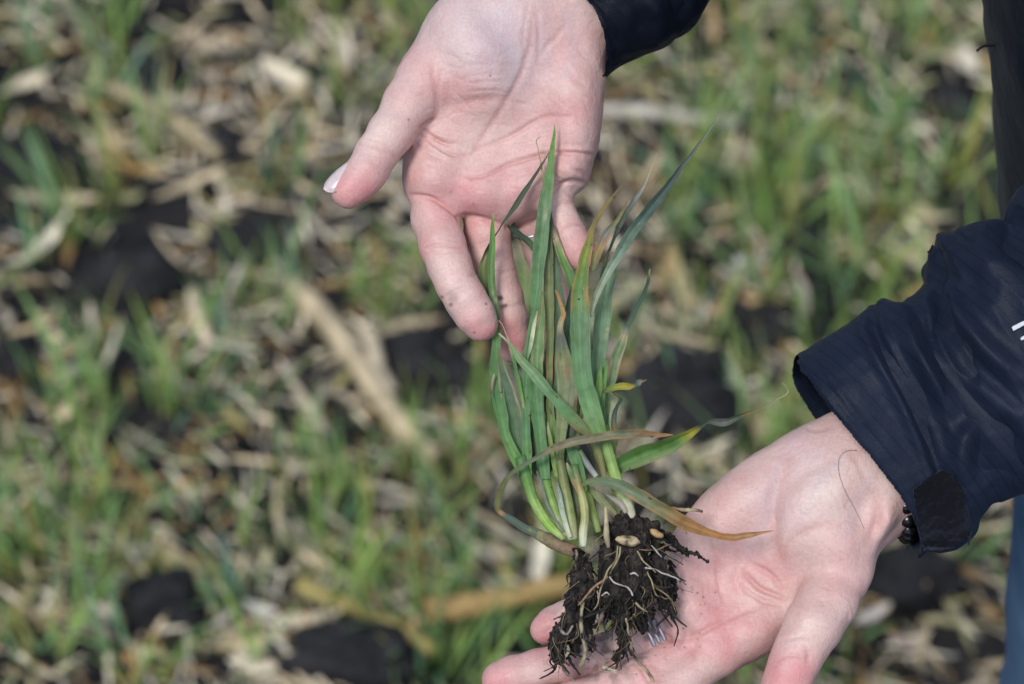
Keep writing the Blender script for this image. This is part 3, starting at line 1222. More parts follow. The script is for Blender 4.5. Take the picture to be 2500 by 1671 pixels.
# specks and smears of soil on the skin
for x, y, r, a in ((1222, 728, 7, .95), (1228, 748, 6, .6), (1236, 746, 4, .7), (1197, 186, 2.4, .9), (998, 293, 2.4, .9), (797, 467, 3, .8), (1102, 744, 5, .6),
                   (1187, 742, 3, .8), (1158, 812, 3, .6), (1108, 726, 14, .35), (1100, 470, 3, .4), (820, 470, 3, .7), (1156, 498, 3, .4), (1232, 752, 9, .3), (1080, 725, 4, .6)):
    e = np.exp(-(((px - x) ** 2 + (py - y) ** 2) / r ** 2) ** 1.5) * a
    C1 = C1 * (1 - e[:, None]) + np.array([.03, .022, .02]) * e[:, None]

# ---------------- left hand (lower in the photo, fingers to the left, thumb down)
v = Vol(K(1150, 1830, -.075), K(2420, 850, .045), HV)
palm2 = [(2420, 840), (2200, 930), (2080, 990), (2020, 1017), (1960, 1037), (1900, 1072), (1820, 1138), (1740, 1215), (1700, 1256), (1655, 1300),
         (1620, 1350), (1596, 1410), (1590, 1480), (1600, 1530), (1640, 1568), (1690, 1610), (1760, 1638), (1830, 1616), (1885, 1580), (1960, 1520), (2040, 1450),
         (2120, 1385), (2142, 1345), (2180, 1305), (2230, 1262), (2420, 1130)]


def zlo(X, Y):
    cx, cy = K(1780, 1390, 0)[:2]
    return -.030 - .005 * np.exp(-((X - cx) ** 2 + (Y - cy) ** 2) / .022 ** 2)


v.D = v.inflate(palm2, -.03, .0140, zlo)
v.epx(1985, 1230, -.026, 105, 170, .0225, .011, -42)       # thenar
v.epx(2035, 1330, -.024, 90, 95, .0215, .010, 0)
v.epx(1800, 1240, -.031, 160, 75, .0175, .010, 38)       # hypothenar
v.epx(1640, 1400, -.031, 60, 60, .016, .008, 0)
v.epx(1690, 1480, -.030, 60, 60, .017, .008, 0)
v.epx(1740, 1545, -.029, 65, 60, .017, .008, 0)
v.epx(1830, 1530, -.028, 70, 62, .0165, .008, 0)
th = v.new()
th.chain([(2020, 1290, -.028, 100), (2058, 1395, -.019, 68), (2020, 1470, -.011, 69), (1985, 1530, -.005, 68), (1955, 1585, -.001, 60), (1935, 1630, .001, 57),
          (1918, 1680, .003, 56), (1903, 1725, .003, 50)], .004)
g4 = v.new()
g4.chain([(1660, 1400, -.032, 58), (1590, 1425, -.034, 52), (1500, 1462, -.036, 46), (1430, 1490, -.036, 44), (1385, 1509, -.035, 42), (1350, 1526, -.034, 42),
          (1332, 1538, -.033, 39)], .002)
g3 = v.new()
g3.chain([(1700, 1500, -.030, 62), (1620, 1536, -.030, 56), (1530, 1578, -.028, 50), (1450, 1604, -.026, 48), (1380, 1620, -.024, 49), (1310, 1634, -.022, 47),
          (1250, 1650, -.021, 48), (1222, 1660, -.021, 47)], .002)
g2 = v.new()
g2.chain([(1740, 1560, -.028, 64), (1660, 1607, -.024, 58), (1570, 1656, -.019, 54), (1490, 1690, -.016, 53), (1400, 1715, -.013, 50), (1320, 1742, -.011, 50),
          (1280, 1756, -.011, 46)], .002)
g1 = v.new()
g1.chain([(1830, 1540, -.026, 66), (1752, 1592, -.022, 58), (1670, 1655, -.017, 54), (1600, 1710, -.013, 53), (1520, 1770, -.010, 50), (1440, 1820, -.009, 48)], .002)
F_ = smin(smin(g4.D, g3.D, .0008), smin(g2.D, g1.D, .0022), .0008)
v.D = smin(v.D, F_, .0035)
v.D = smin(v.D, th.D, .0055)
v.chain([(2120, 1160, -.032, 145), (2260, 1070, -.032, 138), (2420, 960, -.032, 145)], .012, .75)
v.chain([(2180, 1195, -.016, 22), (2150, 1260, -.014, 20), (2110, 1330, -.014, 16)], .008)
del th, g1, g2, g3, g4, F_
V2, F2 = v.mesh(3)
px, py = pxof(V2)
N2 = normals(V2, F2)
CR2 = [([(1916, 1463), (1888, 1452), (1855, 1437), (1828, 1412), (1815, 1395)], -1.6, 1.1),
       ([(1908, 1440), (1885, 1408), (1855, 1388), (1832, 1378)], -.9, 1.2),
       ([(1905, 1480), (1870, 1470), (1835, 1452), (1810, 1430)], -.7, 1.0),
       ([(1900, 1462), (1870, 1456), (1840, 1445)], .5, .9),
       ([(1918, 1440), (1908, 1385), (1890, 1330), (1886, 1270), (1892, 1200), (1925, 1120)], -1.2, 3.2),
       ([(1910, 1350), (1935, 1318), (1985, 1292), (2050, 1280)], -.45, 2.2),
       ([(1735, 1335), (1750, 1370), (1754, 1420), (1765, 1470)], -.5, 1.2),
       ([(1790, 1320), (1800, 1370), (1795, 1420), (1800, 1450)], -.35, 1.2),
       ([(1680, 1370), (1660, 1430), (1690, 1500)], -.3, 1.2),
       ([(1640, 1564), (1620, 1550), (1600, 1545)], -1.2, 1.0),
       ([(1640, 1564), (1690, 1555), (1740, 1530), (1800, 1500), (1860, 1480)], -.7, 1.4),
       ([(1700, 1610), (1690, 1590), (1700, 1565)], -.3, 1.2),
       ([(1560, 1540), (1575, 1565), (1580, 1600)], -.5, .9),
       ([(1660, 1440), (1640, 1400), (1650, 1370)], -.4, 1.0),
       ([(1560, 1625), (1575, 1650), (1600, 1690)], -.4, .9),
       ([(1400, 1580), (1410, 1605), (1408, 1640)], -.4, .8),
       ([(1470, 1440), (1480, 1470), (1492, 1500)], -.3, .8),
       ([(1905, 1570), (1950, 1555), (2000, 1560)], -.25, 1.0), ([(1900, 1610), (1930, 1600), (1985, 1610)], -.3, .8),
       ([(1965, 1580), (1975, 1600), (1970, 1620)], -.5, 1.0),
       ([(2145, 1225), (2140, 1275), (2125, 1325)], -1.3, 2.6),
       ([(2180, 1235), (2160, 1290), (2140, 1335)], .4, 1.6),
       ([(1960, 1040), (1990, 1050), (2030, 1040)], -.3, 1.2),
       ([(2030, 1130), (1960, 1160), (1900, 1230)], -.3, 2.4),
       ([(2080, 1110), (2120, 1180), (2150, 1220)], -.3, 2.0)]
for i in range(90):
    x, y = rr.uniform(1650, 2080), rr.uniform(1120, 1560)
    a = rr.gauss(.9, .5)
    l = rr.uniform(20, 55)
    CR2.append(([(x, y), (x + l * math.cos(a) / 2, y + l * math.sin(a) / 2 + rr.uniform(-4, 4)), (x + l * math.cos(a), y + l * math.sin(a))], -rr.uniform(.04, .15), .65))
V2 = crease(V2, N2, px, py, CR2)
V2 += N2 * (.00040 * fbm(V2, 90, 3, 15) + .0003 * fbm(V2, 40, 2, 16))[:, None]
C2 = skincol(px, py, V2,
             [(1215, 1660, 75, .8), (1320, 1550, 70, .75), (1700, 1450, 120, .4), (1640, 1560, 70, .4), (1780, 1540, 90, .5), (1900, 1660, 80, .7), (2060, 1385, 80, .3),
              (1870, 1400, 70, .25), (1750, 1250, 90, .25), (1560, 1640, 90, .35), (1400, 1640, 60, .3), (2150, 1290, 50, .2), (1960, 1620, 60, .4), (1860, 1360, 60, .1)],
             [(1960, 1540, 55, .5), (2000, 1200, 90, .4), (1560, 1590, 40, .4), (1840, 1460, 40, .4), (1650, 1500, 50, .3), (1300, 1640, 30, .3), (2040, 1180, 70, .3)],
             [(1980, 1110, 70, .3), (1890, 1230, 60, .3)], 9)
C2 = redden(px, py, C2, CR2, .28)
for pts in ([(2060, 1120), (2010, 1170), (1960, 1260)], [(1960, 1060), (1900, 1140), (1880, 1250), (1820, 1340)], [(2120, 1180), (2090, 1230), (2070, 1300)]):
    d_, t_ = line_d(px, py, pts)
    e = .16 * np.exp(-(d_ / 14) ** 2)
    C2 = C2 * (1 - e[:, None]) + np.array([.42, .44, .50]) * e[:, None]
dn = np.clip(fbm(V2, 260, 3, 44) * 1.3, 0, 1) * blob(px, py, [(1540, 1560, 90, .5), (1640, 1400, 50, .4), (1450, 1610, 80, .5), (1380, 1530, 50, .5), (1600, 1500, 60, .5)])
C2 = C2 * (1 - dn[:, None]) + np.array([.07, .05, .04]) * dn[:, None]
for i in range(60):
    x, y, r, a = rr.gauss(1590, 80), rr.gauss(1500, 75), rr.uniform(1.5, 3.2), rr.uniform(.4, .9)
    e = np.exp(-(((px - x) ** 2 + (py - y) ** 2) / r ** 2) ** 1.5) * a
    C2 = C2 * (1 - e[:, None]) + np.array([.04, .03, .025]) * e[:, None]
for x, y, r, a in ((1703, 1448, 2.6, .8), (1717, 1458, 2.6, .8), (1746, 1447, 2.4, .7), (1690, 1440, 2, .6), (1600, 1600, 3, .4), (1480, 1590, 30, .16), (1440, 1600, 20, .25), (1420, 1500, 22, .3)):
    e = np.exp(-(((px - x) ** 2 + (py - y) ** 2) / r ** 2) ** 1.5) * a
    C2 = C2 * (1 - e[:, None]) + np.array([.05, .035, .03]) * e[:, None]

# hidden rest of the body: arms inside the sleeves, trunk and legs inside the clothes
SHR, SHL = np.array([.40, 1.05, 1.33]), np.array([.42, .70, 1.33])


def chainW(pts, rad):
    mbx = MB()
    P = crspline([list(p) for p in pts], 16)
    tube(mbx, P, np.interp(np.linspace(0, 1, 16), np.linspace(0, 1, len(rad)), rad), 12, tuple(SK))
    return mbx.V[0], mbx.F[0], mbx.C[0]


bodyparts = [(toW(V1), F1, C1), (toW(V2), F2, C2)]
eR = toW(K(1900, -420, -.03))
bodyparts.append(chainW([toW(K(1540, -160, -.033)), eR, SHR], [.024, .034, .042]))
eL = toW(K(2900, 560, .03))
bodyparts.append(chainW([toW(K(2380, 990, -.032)), eL, SHL], [.024, .034, .042]))
bodyparts.append(chainW([(.42, .88, .62), (.42, .88, 1.0), (.42, .88, 1.32), (.42, .88, 1.46)], [.12, .11, .13, .05]))
for yy in (.79, .97):
    bodyparts.append(chainW([(.39, yy, .70), (.395, yy, .40), (.40, yy, .1)], [.075, .055, .04]))
Vb, Fb, Cb, n_ = [], [], [], 0
for V, F, C in bodyparts:
    Vb.append(V); Fb.append(F + n_); Cb.append(C); n_ += len(V)
body = npmesh('body', np.concatenate(Vb), np.concatenate(Fb), M_SKIN, person, PO, np.concatenate(Cb))

# finger nails that show
def nail(px0, py0, px1, py1, z, wpx, name='fingernail', out=(0, 0, 1), zz=0.0):
    a, b = K(px0, py0, z), K(px1, py1, z + zz)
    n, m_ = 12, 9
    o_ = np.array(out, float)
    o_ /= np.linalg.norm(o_)
    T = (b - a) / np.linalg.norm(b - a)
    S = np.cross(T, o_)
    S /= np.linalg.norm(S)
    V = np.zeros((n, m_, 3))
    for i in range(n):
        u = i / (n - 1)
        ww = wpx * PX * (.85 + .15 * math.sin(u * 3)) * (1 if u < .8 else math.sqrt(max(0, 1 - ((u - .8) / .2) ** 2)) * .8 + .2)
        for j in range(m_):
            s_ = (j / (m_ - 1) - .5)
            V[i, j] = a + (b - a) * u + S * s_ * ww + o_ * (-(s_ * 2) ** 2 * wpx * PX * .22 + .0004 * math.sin(u * 3))
    Vt = V.reshape(-1, 3)
    Vt2 = np.concatenate([Vt, Vt - o_ * .0005])
    F = gridF(n, m_)
    F2_ = F[:, ::-1] + n * m_
    ring = [j for j in range(m_)] + [i * m_ + m_ - 1 for i in range(1, n)] + [(n - 1) * m_ + j for j in range(m_ - 2, -1, -1)] + [i * m_ for i in range(n - 2, 0, -1)]
    E = np.array([[ring[i], ring[(i + 1) % len(ring)], ring[(i + 1) % len(ring)] + n * m_, ring[i] + n * m_] for i in range(len(ring))])
    return npmesh(name, toW(Vt2), np.concatenate([F, F2_, E]), M_NAIL, body, PO)


nail(853, 400, 789, 462, -.0036, 52, out=(-.52, .43, .74))
nail(1945, 1662, 1912, 1745, .0025, 50, out=(.93, .1, -.1))


def ring_obj(name, c, axis_, rad, thick, mt, n=32, parent=None, k=1):
    mbx = MB()
    ax = np.array(axis_, float) / np.linalg.norm(axis_)
    a = np.cross(ax, [0, 0, 1.0]); a /= np.linalg.norm(a)
    b = np.cross(ax, a)
    for q in range(k):
        th = np.linspace(0, 2 * math.pi, n)
        cc = c + ax * (q - (k - 1) / 2) * thick * 2.7
        P = cc + rad * (np.cos(th)[:, None] * a + np.sin(th)[:, None] * b)
        tube(mbx, toW(P), np.full(n, thick), 8, (.5, .5, .5), caps=False)
    return mbx.build(name, mt, parent, PO)


o = ring_obj('finger_ring', K(1302, 566, -.0435), K(1314, 600, -.045) - K(1300, 540, -.042), .0089, .0006, M_SILVER, parent=person)
o['label'] = 'thin silver ring on the ring finger of the upper hand'
o = ring_obj('finger_ring', K(1596, 1548, -.0295), K(1640, 1525, -.030) - K(1560, 1565, -.029), .0101, .00095, M_SILVER, parent=person, k=3)
o['label'] = 'triple banded silver ring on the ring finger of the lower hand'
# dark bead bracelet at the lower wrist
mbx = MB()
cb = K(2176, 1148, -.037)
axb = K(2258, 1128, -.034) - K(2160, 1150, -.034)
axb /= np.linalg.norm(axb)
a_ = np.cross(axb, [0, 0, 1.0]); a_ /= np.linalg.norm(a_)
b_ = np.cross(axb, a_)
for q in range(24):
    t_ = q / 24 * 2 * math.pi
    p = cb + a_ * math.cos(t_) * .0300 + b_ * math.sin(t_) * .0235
    th_ = np.linspace(-1, 1, 9)
    P = toW(p + np.outer(th_, np.cross(axb, a_ * math.cos(t_) + b_ * math.sin(t_))) * .0036)
    tube(mbx, P, .0037 * np.sqrt(np.maximum(1 - th_ ** 2, .0)) + 1e-5, 10, (.5, .5, .5))
mbx.build('bracelet', M_BEAD, person, PO)

# ---------------- jacket
def foldline(V, N, px, py, lines, back=False):
    for pts, amp, wd in lines:
        d, t = line_d(px, py, pts)
        d = d * PX * 1000
        f = np.clip(N[:, 2] * 1.6 + .3, 0, 1)
        V += N * (amp * .0018 * np.exp(-(d / (wd * .8)) ** 2) * np.sin(np.pi * np.clip(t, .08, .92)) ** .7 * f)[:, None]
    return V


def halfplane(vol, a, b, tilt, z0):
    """positive on the left of a->b in photo pixels (towards the opening); tilt shifts the cut with depth"""
    a, b = K(*a, z0)[:2], K(*b, z0)[:2]
    e = (b - a) / np.linalg.norm(b - a)
    n = np.array([-e[1], e[0]])
    X = vol.ax[0][:, None, None]
    Y = vol.ax[1][None, :, None]
    Z = vol.ax[2][None, None, :]
    return ((X - a[0]) * n[0] + (Y - a[1]) * n[1] + tilt * (Z - z0))


# torso
mbx = MB()
nn, mm = 90, 120
zz = np.linspace(.64, 1.40, nn)
thv = np.arange(mm) / mm * 2 * math.pi
V = np.zeros((nn, mm, 3))
xl = np.interp(zz, [.64, .70, .767, .83, .901, 1.02, 1.2, 1.34, 1.40], [.256, .248, .2350, .2240, .2115, .206, .22, .27, .33])
for i, z_ in enumerate(zz):
    a = .42 - xl[i]
    b = np.interp(z_, [.64, .9, 1.2, 1.34, 1.40], [.20, .185, .205, .19, .08])
    cs, sn = np.cos(thv), np.sin(thv)
    V[i, :, 0] = .42 + a * cs
    V[i, :, 1] = .88 + b * sn
    V[i, :, 2] = z_
flat = V.reshape(-1, 3)
cdir = flat - np.array([.42, .88, 0]); cdir[:, 2] = 0
cdir /= np.linalg.norm(cdir, axis=1)[:, None]
dsp = .0035 * fbm(flat * np.array([1, 1, .6]), 14, 3, 31) + .0012 * fbm(flat, 50, 2, 35)
zipd = np.abs(flat[:, 1] - .80 - .02 * np.sin(flat[:, 2] * 6))
dsp += np.where(flat[:, 0] < .42, .004 * np.exp(-(zipd / .018) ** 4) - .004 * np.exp(-(zipd / .004) ** 2), 0)
flat = flat + cdir * dsp[:, None]
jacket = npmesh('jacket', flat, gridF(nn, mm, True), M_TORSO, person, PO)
jacket['label'] = 'dark navy rain jacket'


def sleeve_rest(Vs, Fs, pts, rad):
    V, F, C = chainW(pts, rad)
    return V, F


# --- sleeve of the upper arm
SV = .0011
v = Vol(K(1300, 260, -.10), K(2350, -560, .05), SV)
pl = [(1270, -330), (1300, -140), (1330, 0), (1372, 120), (1420, 215), (1470, 205), (1520, 163), (1560, 145), (1605, 122), (1640, 108), (1668, 88), (1705, 58), (1735, 5),
      (1760, -60), (1860, -170), (2100, -300), (2500, -420), (2500, -800), (1700, -620), (1400, -480)]
outer = v.inflate(pl, -.032, .031)
inner = v.inflate(pl, -.032, .0295, off=.0022)
cut = np.maximum(halfplane(v, (1408, 5), (1470, 205), .25, -.032), -1)
# curved opening: subtract a wide ellipse of the hand side
X = v.ax[0][:, None, None]; Y = v.ax[1][None, :, None]; Z = v.ax[2][None, None, :]
pts_cut = [tuple(K(x, y, -.032)[:2]) for x, y in [(1330, -700), (1372, -120), (1402, -5), (1440, 42), (1462, 95), (1476, 150), (1472, 202), (1462, 400), (900, 400), (900, -700)]]
XX, YY = np.meshgrid(v.ax[0], v.ax[1], indexing='ij')
cut = poly_sd(XX, YY, pts_cut)[:, :, None] * -1 + .08 * (Z + .012)
v.D = np.maximum(np.maximum(outer, cut), -inner).astype(np.float32)
Vs, Fs = v.mesh(2)
Ns = normals(Vs, Fs)
px, py = pxof(Vs)
Vs += Ns * (.0022 * fbm(Vs * np.array([1, 1, .5]), 30, 3, 51) + .0006 * fbm(Vs, 120, 2, 55))[:, None]
Vs = foldline(Vs, Ns, px, py, [([(1425, -10), (1470, 45), (1500, 110), (1500, 170)], -.6, 1.0), ([(1560, -40), (1600, 40), (1590, 110)], 2.0, 6),
                               ([(1640, -60), (1660, 20), (1650, 90)], -2.0, 5), ([(1500, -80), (1530, 20), (1520, 120)], 1.2, 5)])
W1 = toW(Vs)
V, F = sleeve_rest(None, None, [toW(K(1900, -330, -.032)), eR + np.array([.03, 0, .03]), SHR], [.055, .058, .075])
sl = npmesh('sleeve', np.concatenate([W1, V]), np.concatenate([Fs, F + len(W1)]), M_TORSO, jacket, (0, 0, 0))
sl.location = -PO * 0
sl['label'] = 'darker sleeve of the upper arm'

# --- sleeve of the lower arm, with folds
v = Vol(K(1900, 1420, -.105), K(2760, 330, .06), SV)
pl2 = [(1780, 1060), (1935, 878), (1968, 852), (2010, 820), (2062, 788), (2105, 757), (2140, 735), (2168, 728), (2190, 734), (2208, 733), (2235, 712), (2255, 688),
       (2268, 640), (2274, 606), (2288, 588), (2305, 572), (2340, 550), (2368, 546), (2410, 553), (2452, 560), (2464, 520), (2482, 482), (2505, 462), (2600, 380),
       (2900, 250), (3100, 700), (2800, 1050), (2600, 1170), (2500, 1203), (2455, 1212), (2412, 1228), (2398, 1245), (2380, 1265), (2376, 1290), (2362, 1315), (2325, 1342), (2290, 1348),
       (2255, 1348), (2120, 1460), (1900, 1300)]
zc_ = lambda X, Y: -.030 + np.clip((X - K(2300, 900)[0]) * .35, 0, .05)
outer = v.inflate(pl2, -.030, .034, zc_, n=3)
inner = v.inflate(pl2, -.030, .032, zc_, n=3, off=.0024)
pc = [tuple(K(x, y, -.030)[:2]) for x, y in [(1800, 600), (1930, 872), (1962, 922), (2010, 1000), (2058, 1060), (2104, 1112), (2140, 1160), (2172, 1203), (2200, 1240), (2222, 1290), (2250, 1346), (2262, 1500), (1500, 1500), (1500, 600)]]
XX, YY = np.meshgrid(v.ax[0], v.ax[1], indexing='ij')
Z = v.ax[2][None, None, :]
cut = poly_sd(XX, YY, pc)[:, :, None] * -1 + .045 * (Z - .004)
v.D = np.maximum(np.maximum(outer, cut), -inner).astype(np.float32)
Vs, Fs = v.mesh(2)
Ns = normals(Vs, Fs)
px, py = pxof(Vs)
arm = ((px - 1935) * .83 - (py - 880) * .56)     # distance along the arm
w0 = np.clip((arm - 150) / 200, 0, 1)
aniso = np.stack([(px * .83 - py * .56) * PX * 2.2, (px * .56 + py * .83) * PX * .7, Vs[:, 2] * .8], -1)
rdg = 1 - 2.6 * np.abs(vnoise(aniso, 24, 61)) + .45 * (1 - 2.6 * np.abs(vnoise(aniso, 55, 62)))
Vs += Ns * (.0019 * rdg * (.12 + w0) + .0016 * vnoise(aniso, 16, 63) + .0004 * fbm(Vs, 130, 2, 65))[:, None]
Vs = foldline(Vs, Ns, px, py, [
    ([(2126, 742), (2132, 800), (2165, 870), (2215, 960), (2255, 1050), (2292, 1150)], -4.0, 3.0),
    ([(2108, 752), (2112, 810), (2145, 880), (2195, 970), (2236, 1060), (2270, 1160)], 2.2, 4.0),
    ([(2200, 760), (2230, 850), (2290, 960), (2330, 1060)], 2.0, 5.0),
    ([(2165, 770), (2195, 850), (2245, 940), (2290, 1060)], -1.8, 4.0),
    ([(2290, 620), (2288, 700), (2300, 780), (2320, 860)], -4.5, 4.5),
    ([(2302, 720), (2345, 780), (2395, 835), (2460, 900), (2540, 970)], 4.0, 7.0),
    ([(2290, 740), (2320, 810), (2370, 880), (2385, 900)], -3.0, 6.0),
    ([(2310, 610), (2330, 660), (2380, 700), (2460, 705)], -2.2, 9.0),
    ([(2240, 740), (2255, 790), (2275, 830)], -2.2, 4.0),
    ([(2235, 830), (2262, 900), (2310, 960), (2370, 1000)], 2.4, 6.0),
    ([(2420, 1010), (2370, 1060), (2350, 1130), (2380, 1190)], 2.6, 6.0),
    ([(2500, 1040), (2430, 1080), (2400, 1140), (2420, 1200)], -2.8, 6.0),
    ([(2370, 900), (2400, 950), (2480, 1010), (2540, 1090)], 3.0, 7.0),
    ([(2030, 880), (2090, 960), (2160, 1060), (2220, 1150)], .5, 5.0),
    ([(1990, 850), (2030, 930), (2100, 1030), (2180, 1130)], -.5, 1.6),
    ([(1950, 884), (2000, 963), (2062, 1043), (2122, 1113), (2182, 1188), (2217, 1243)], -1.2, .9),
    ([(1964, 874), (2014, 953), (2076, 1033), (2136, 1103), (2196, 1178), (2228, 1233)], -.5, .8),
    ([(2460, 540), (2470, 600), (2520, 640)], -2.0, 4.0)])
W1 = toW(Vs)
V, F = sleeve_rest(None, None, [toW(K(2620, 820, .0)), eL + np.array([.05, 0, 0]), SHL], [.062, .062, .075])
sl2 = npmesh('sleeve', np.concatenate([W1, V]), np.concatenate([Fs, F + len(W1)]), M_JACKET, jacket, (0, 0, 0))
sl2['label'] = 'wrinkled navy sleeve of the lower arm'
for o in (sl, sl2):
    o.data.transform(Matrix.Translation(Vector(-PO)))


def patch_on(vol_pts, Vsurf, poly, off, name, mt, parent, thick=.0012, rough=0.0, seed=0, step=3.0):
    """a cloth patch lying on the front of a surface: poly in photo px, follows the surface's height"""
    xs = np.arange(min(p[0] for p in poly) - step, max(p[0] for p in poly) + step, step)
    ys = np.arange(min(p[1] for p in poly) - step, max(p[1] for p in poly) + step, step)
    sx, sy = pxof(Vsurf)
    # height map by binning
    hx = ((sx - xs[0]) / 12).astype(int)
    hy = ((sy - ys[0]) / 12).astype(int)
    nx_, ny_ = int((xs[-1] - xs[0]) / 12) + 2, int((ys[-1] - ys[0]) / 12) + 2
    H = np.full((nx_, ny_), -9.0)
    ok = (hx >= 0) & (hy >= 0) & (hx < nx_) & (hy < ny_)
    np.maximum.at(H, (hx[ok], hy[ok]), Vsurf[ok, 2])
    med = np.median(H[H > -5])
    H[H < med - .02] = med
    for _ in range(3):
        Hp = np.pad(H, 1, mode='edge')
        H = (Hp[1:-1, 1:-1] * 2 + Hp[:-2, 1:-1] + Hp[2:, 1:-1] + Hp[1:-1, :-2] + Hp[1:-1, 2:]) / 6
    A, B = np.meshgrid(xs, ys, indexing='ij')
    sdp = poly_sd(A, B, poly)
    fx, fy = (A - xs[0]) / 12, (B - ys[0]) / 12
    ix, iy = np.clip(fx.astype(int), 0, nx_ - 2), np.clip(fy.astype(int), 0, ny_ - 2)
    tx, ty = fx - ix, fy - iy
    Z = (H[ix, iy] * (1 - tx) * (1 - ty) + H[ix + 1, iy] * tx * (1 - ty) + H[ix, iy + 1] * (1 - tx) * ty + H[ix + 1, iy + 1] * tx * ty) + off
    P0 = np.stack([A, B, 0 * A], -1) * PX
    if rough:
        Z = Z + rough * fbm(P0, 500, 3, seed)
    ins = sdp < 0
    d = (DIST - Z) / DIST * PX
    top = np.stack([(A - 1250) * d, (835.5 - B) * d, Z], -1)
    bot = top - np.array([0, 0, thick])
    n, m_ = A.shape
    F = gridF(n, m_)
    keep = ins.ravel()[F].all(1)
    F = F[keep][:, ::-1]
    Vt = np.concatenate([top.reshape(-1, 3), bot.reshape(-1, 3)])
    # side walls
    ed = {}
    for f in F:
        for i in range(4):
            a, b = int(f[i]), int(f[(i + 1) % 4])
            if (b, a) in ed:
                del ed[(b, a)]
            else:
                ed[(a, b)] = 1
    E = np.array([[b, a, a + n * m_, b + n * m_] for a, b in ed])
    Fa = np.concatenate([F, F[:, ::-1] + n * m_, E])
    u, inv = np.unique(Fa, return_inverse=True)
    return npmesh(name, toW(Vt[u]), inv.reshape(Fa.shape), mt, parent, PO)


patch_on(None, Vs, [(2228, 1196), (2262, 1170), (2300, 1146), (2330, 1160), (2352, 1200), (2366, 1240), (2374, 1275), (2364, 1312), (2326, 1343), (2286, 1350), (2258, 1350), (2244, 1300)],
         .0018, 'velcro_tab', M_VELCRO, jacket, .003, .0007, 3)
# printed white mark near the right edge: two slanted strokes
patch_on(None, Vs, [(2469, 799), (2474, 795), (2530, 769), (2534, 777), (2478, 808), (2474, 810)], .0008, 'printed_mark', M_PRINT, jacket, .0006, step=1.5)
patch_on(None, Vs, [(2490, 826), (2494, 822), (2528, 806), (2531, 815), (2500, 831), (2493, 832)], .0008, 'printed_mark', M_PRINT, jacket, .0006, step=1.5)

# loose threads
def thread(pts, r, name, mt, parent, org=PO, n=24):
    mbx = MB()
    P = crspline([list(K(*p)) for p in pts], n)
    tube(mbx, toW(P), np.full(n, r), 6, (.5, .5, .5))
    return mbx.build(name, mt, parent, org)


dz = .075
thread([(2426, 112, -.042), (2408, 112, -.040), (2396, 116, -.038), (2384, 126, -.038)], .0006, 'loose_thread', M_THREAD, jacket)
thread([(2277, 600, -.02), (2272, 612, -.018), (2266, 616, -.016)], .0005, 'loose_thread', M_THREAD, jacket)
thread([(2362, 1308, .0), (2368, 1318, .001), (2364, 1330, .001), (2372, 1296, 0)], .0003, 'loose_thread', M_THREAD, jacket)

# ---------------- jeans and boots
mbx = MB()
for q, yy in enumerate((.79, .98)):
    n = 60
    z_ = np.linspace(.74, .06, n)
    a = np.interp(z_, [.06, .366, .552, .74], [.062, .074, .088, .100])
    lx = np.interp(z_, [.06, .497, .664, .74], [.285, .2665, .2456, .241]) if q == 0 else np.interp(z_, [.06, .22, .427, .74], [.36, .345, .318, .30])
    P = np.stack([lx + a, np.full(n, yy), z_], -1)
    tube(mbx, P, a, 40, (.5, .5, .5), ref=(0, 1, 0))
    Vv = mbx.V[-1]
    c0 = np.interp(Vv[:, 2], z_[::-1], (lx + a)[::-1])
    dr = Vv - np.stack([c0, np.full(len(Vv), yy), Vv[:, 2]], -1)
    dr /= np.linalg.norm(dr, axis=1)[:, None] + 1e-9
    mbx.V[-1] = Vv + dr * (.003 * fbm(Vv, 16, 3, 70 + q))[:, None]
mbx.build('jeans', M_JEANS, person, PO)
M_BOOT = plain_mat('boot_leather', (.05, .035, .025), .6)
for yy in (.79, .98):
    vb = Vol((.13, yy - .07, -.02), (.48, yy + .07, .16), .004)
    vb.D = np.full(vb.n, .03, np.float32)
    vb.cone(np.array([.38, yy, .03]), np.array([.38, yy, .13]), .045, .05, .01)
    vb.cone(np.array([.38, yy, .035]), np.array([.22, yy, .025]), .045, .036, .02)
    Vq, Fq = vb.mesh(2)
    npmesh('boot', Vq, Fq, M_BOOT, person, PO)

# ================================================================== HELD WHEAT PLANTS
BG = (.095, .215, .075)      # blue green blade
MG = (.13, .275, .055)
YG = (.20, .30, .06)
DG = (.035, .062, .034)
OL = (.17, .20, .075)
BR = (.20, .12, .05)
TN = (.42, .34, .21)
OR = (.36, .19, .08)
PS = (.33, .47, .13)
PW = (.62, .62, .42)
GY = (.20, .22, .19)

PA, PB = toW(K(1395, 1330, .006)), toW(K(1550, 1300, .006))
plantA = empty('uprooted_wheat_plant', PA, 'uprooted wheat plant with tall blades over the upper hand and a narrow black root column', 'wheat plant')
plantB = empty('uprooted_wheat_plant', PB, 'uprooted wheat plant with a broad rust edged blade and the wide black root ball', 'wheat plant')


def zdef(y):
    return float(np.interp(y, [280, 520, 700, 900, 1200, 1350], [-.011, -.012, -.010, -.004, .003, .006]))


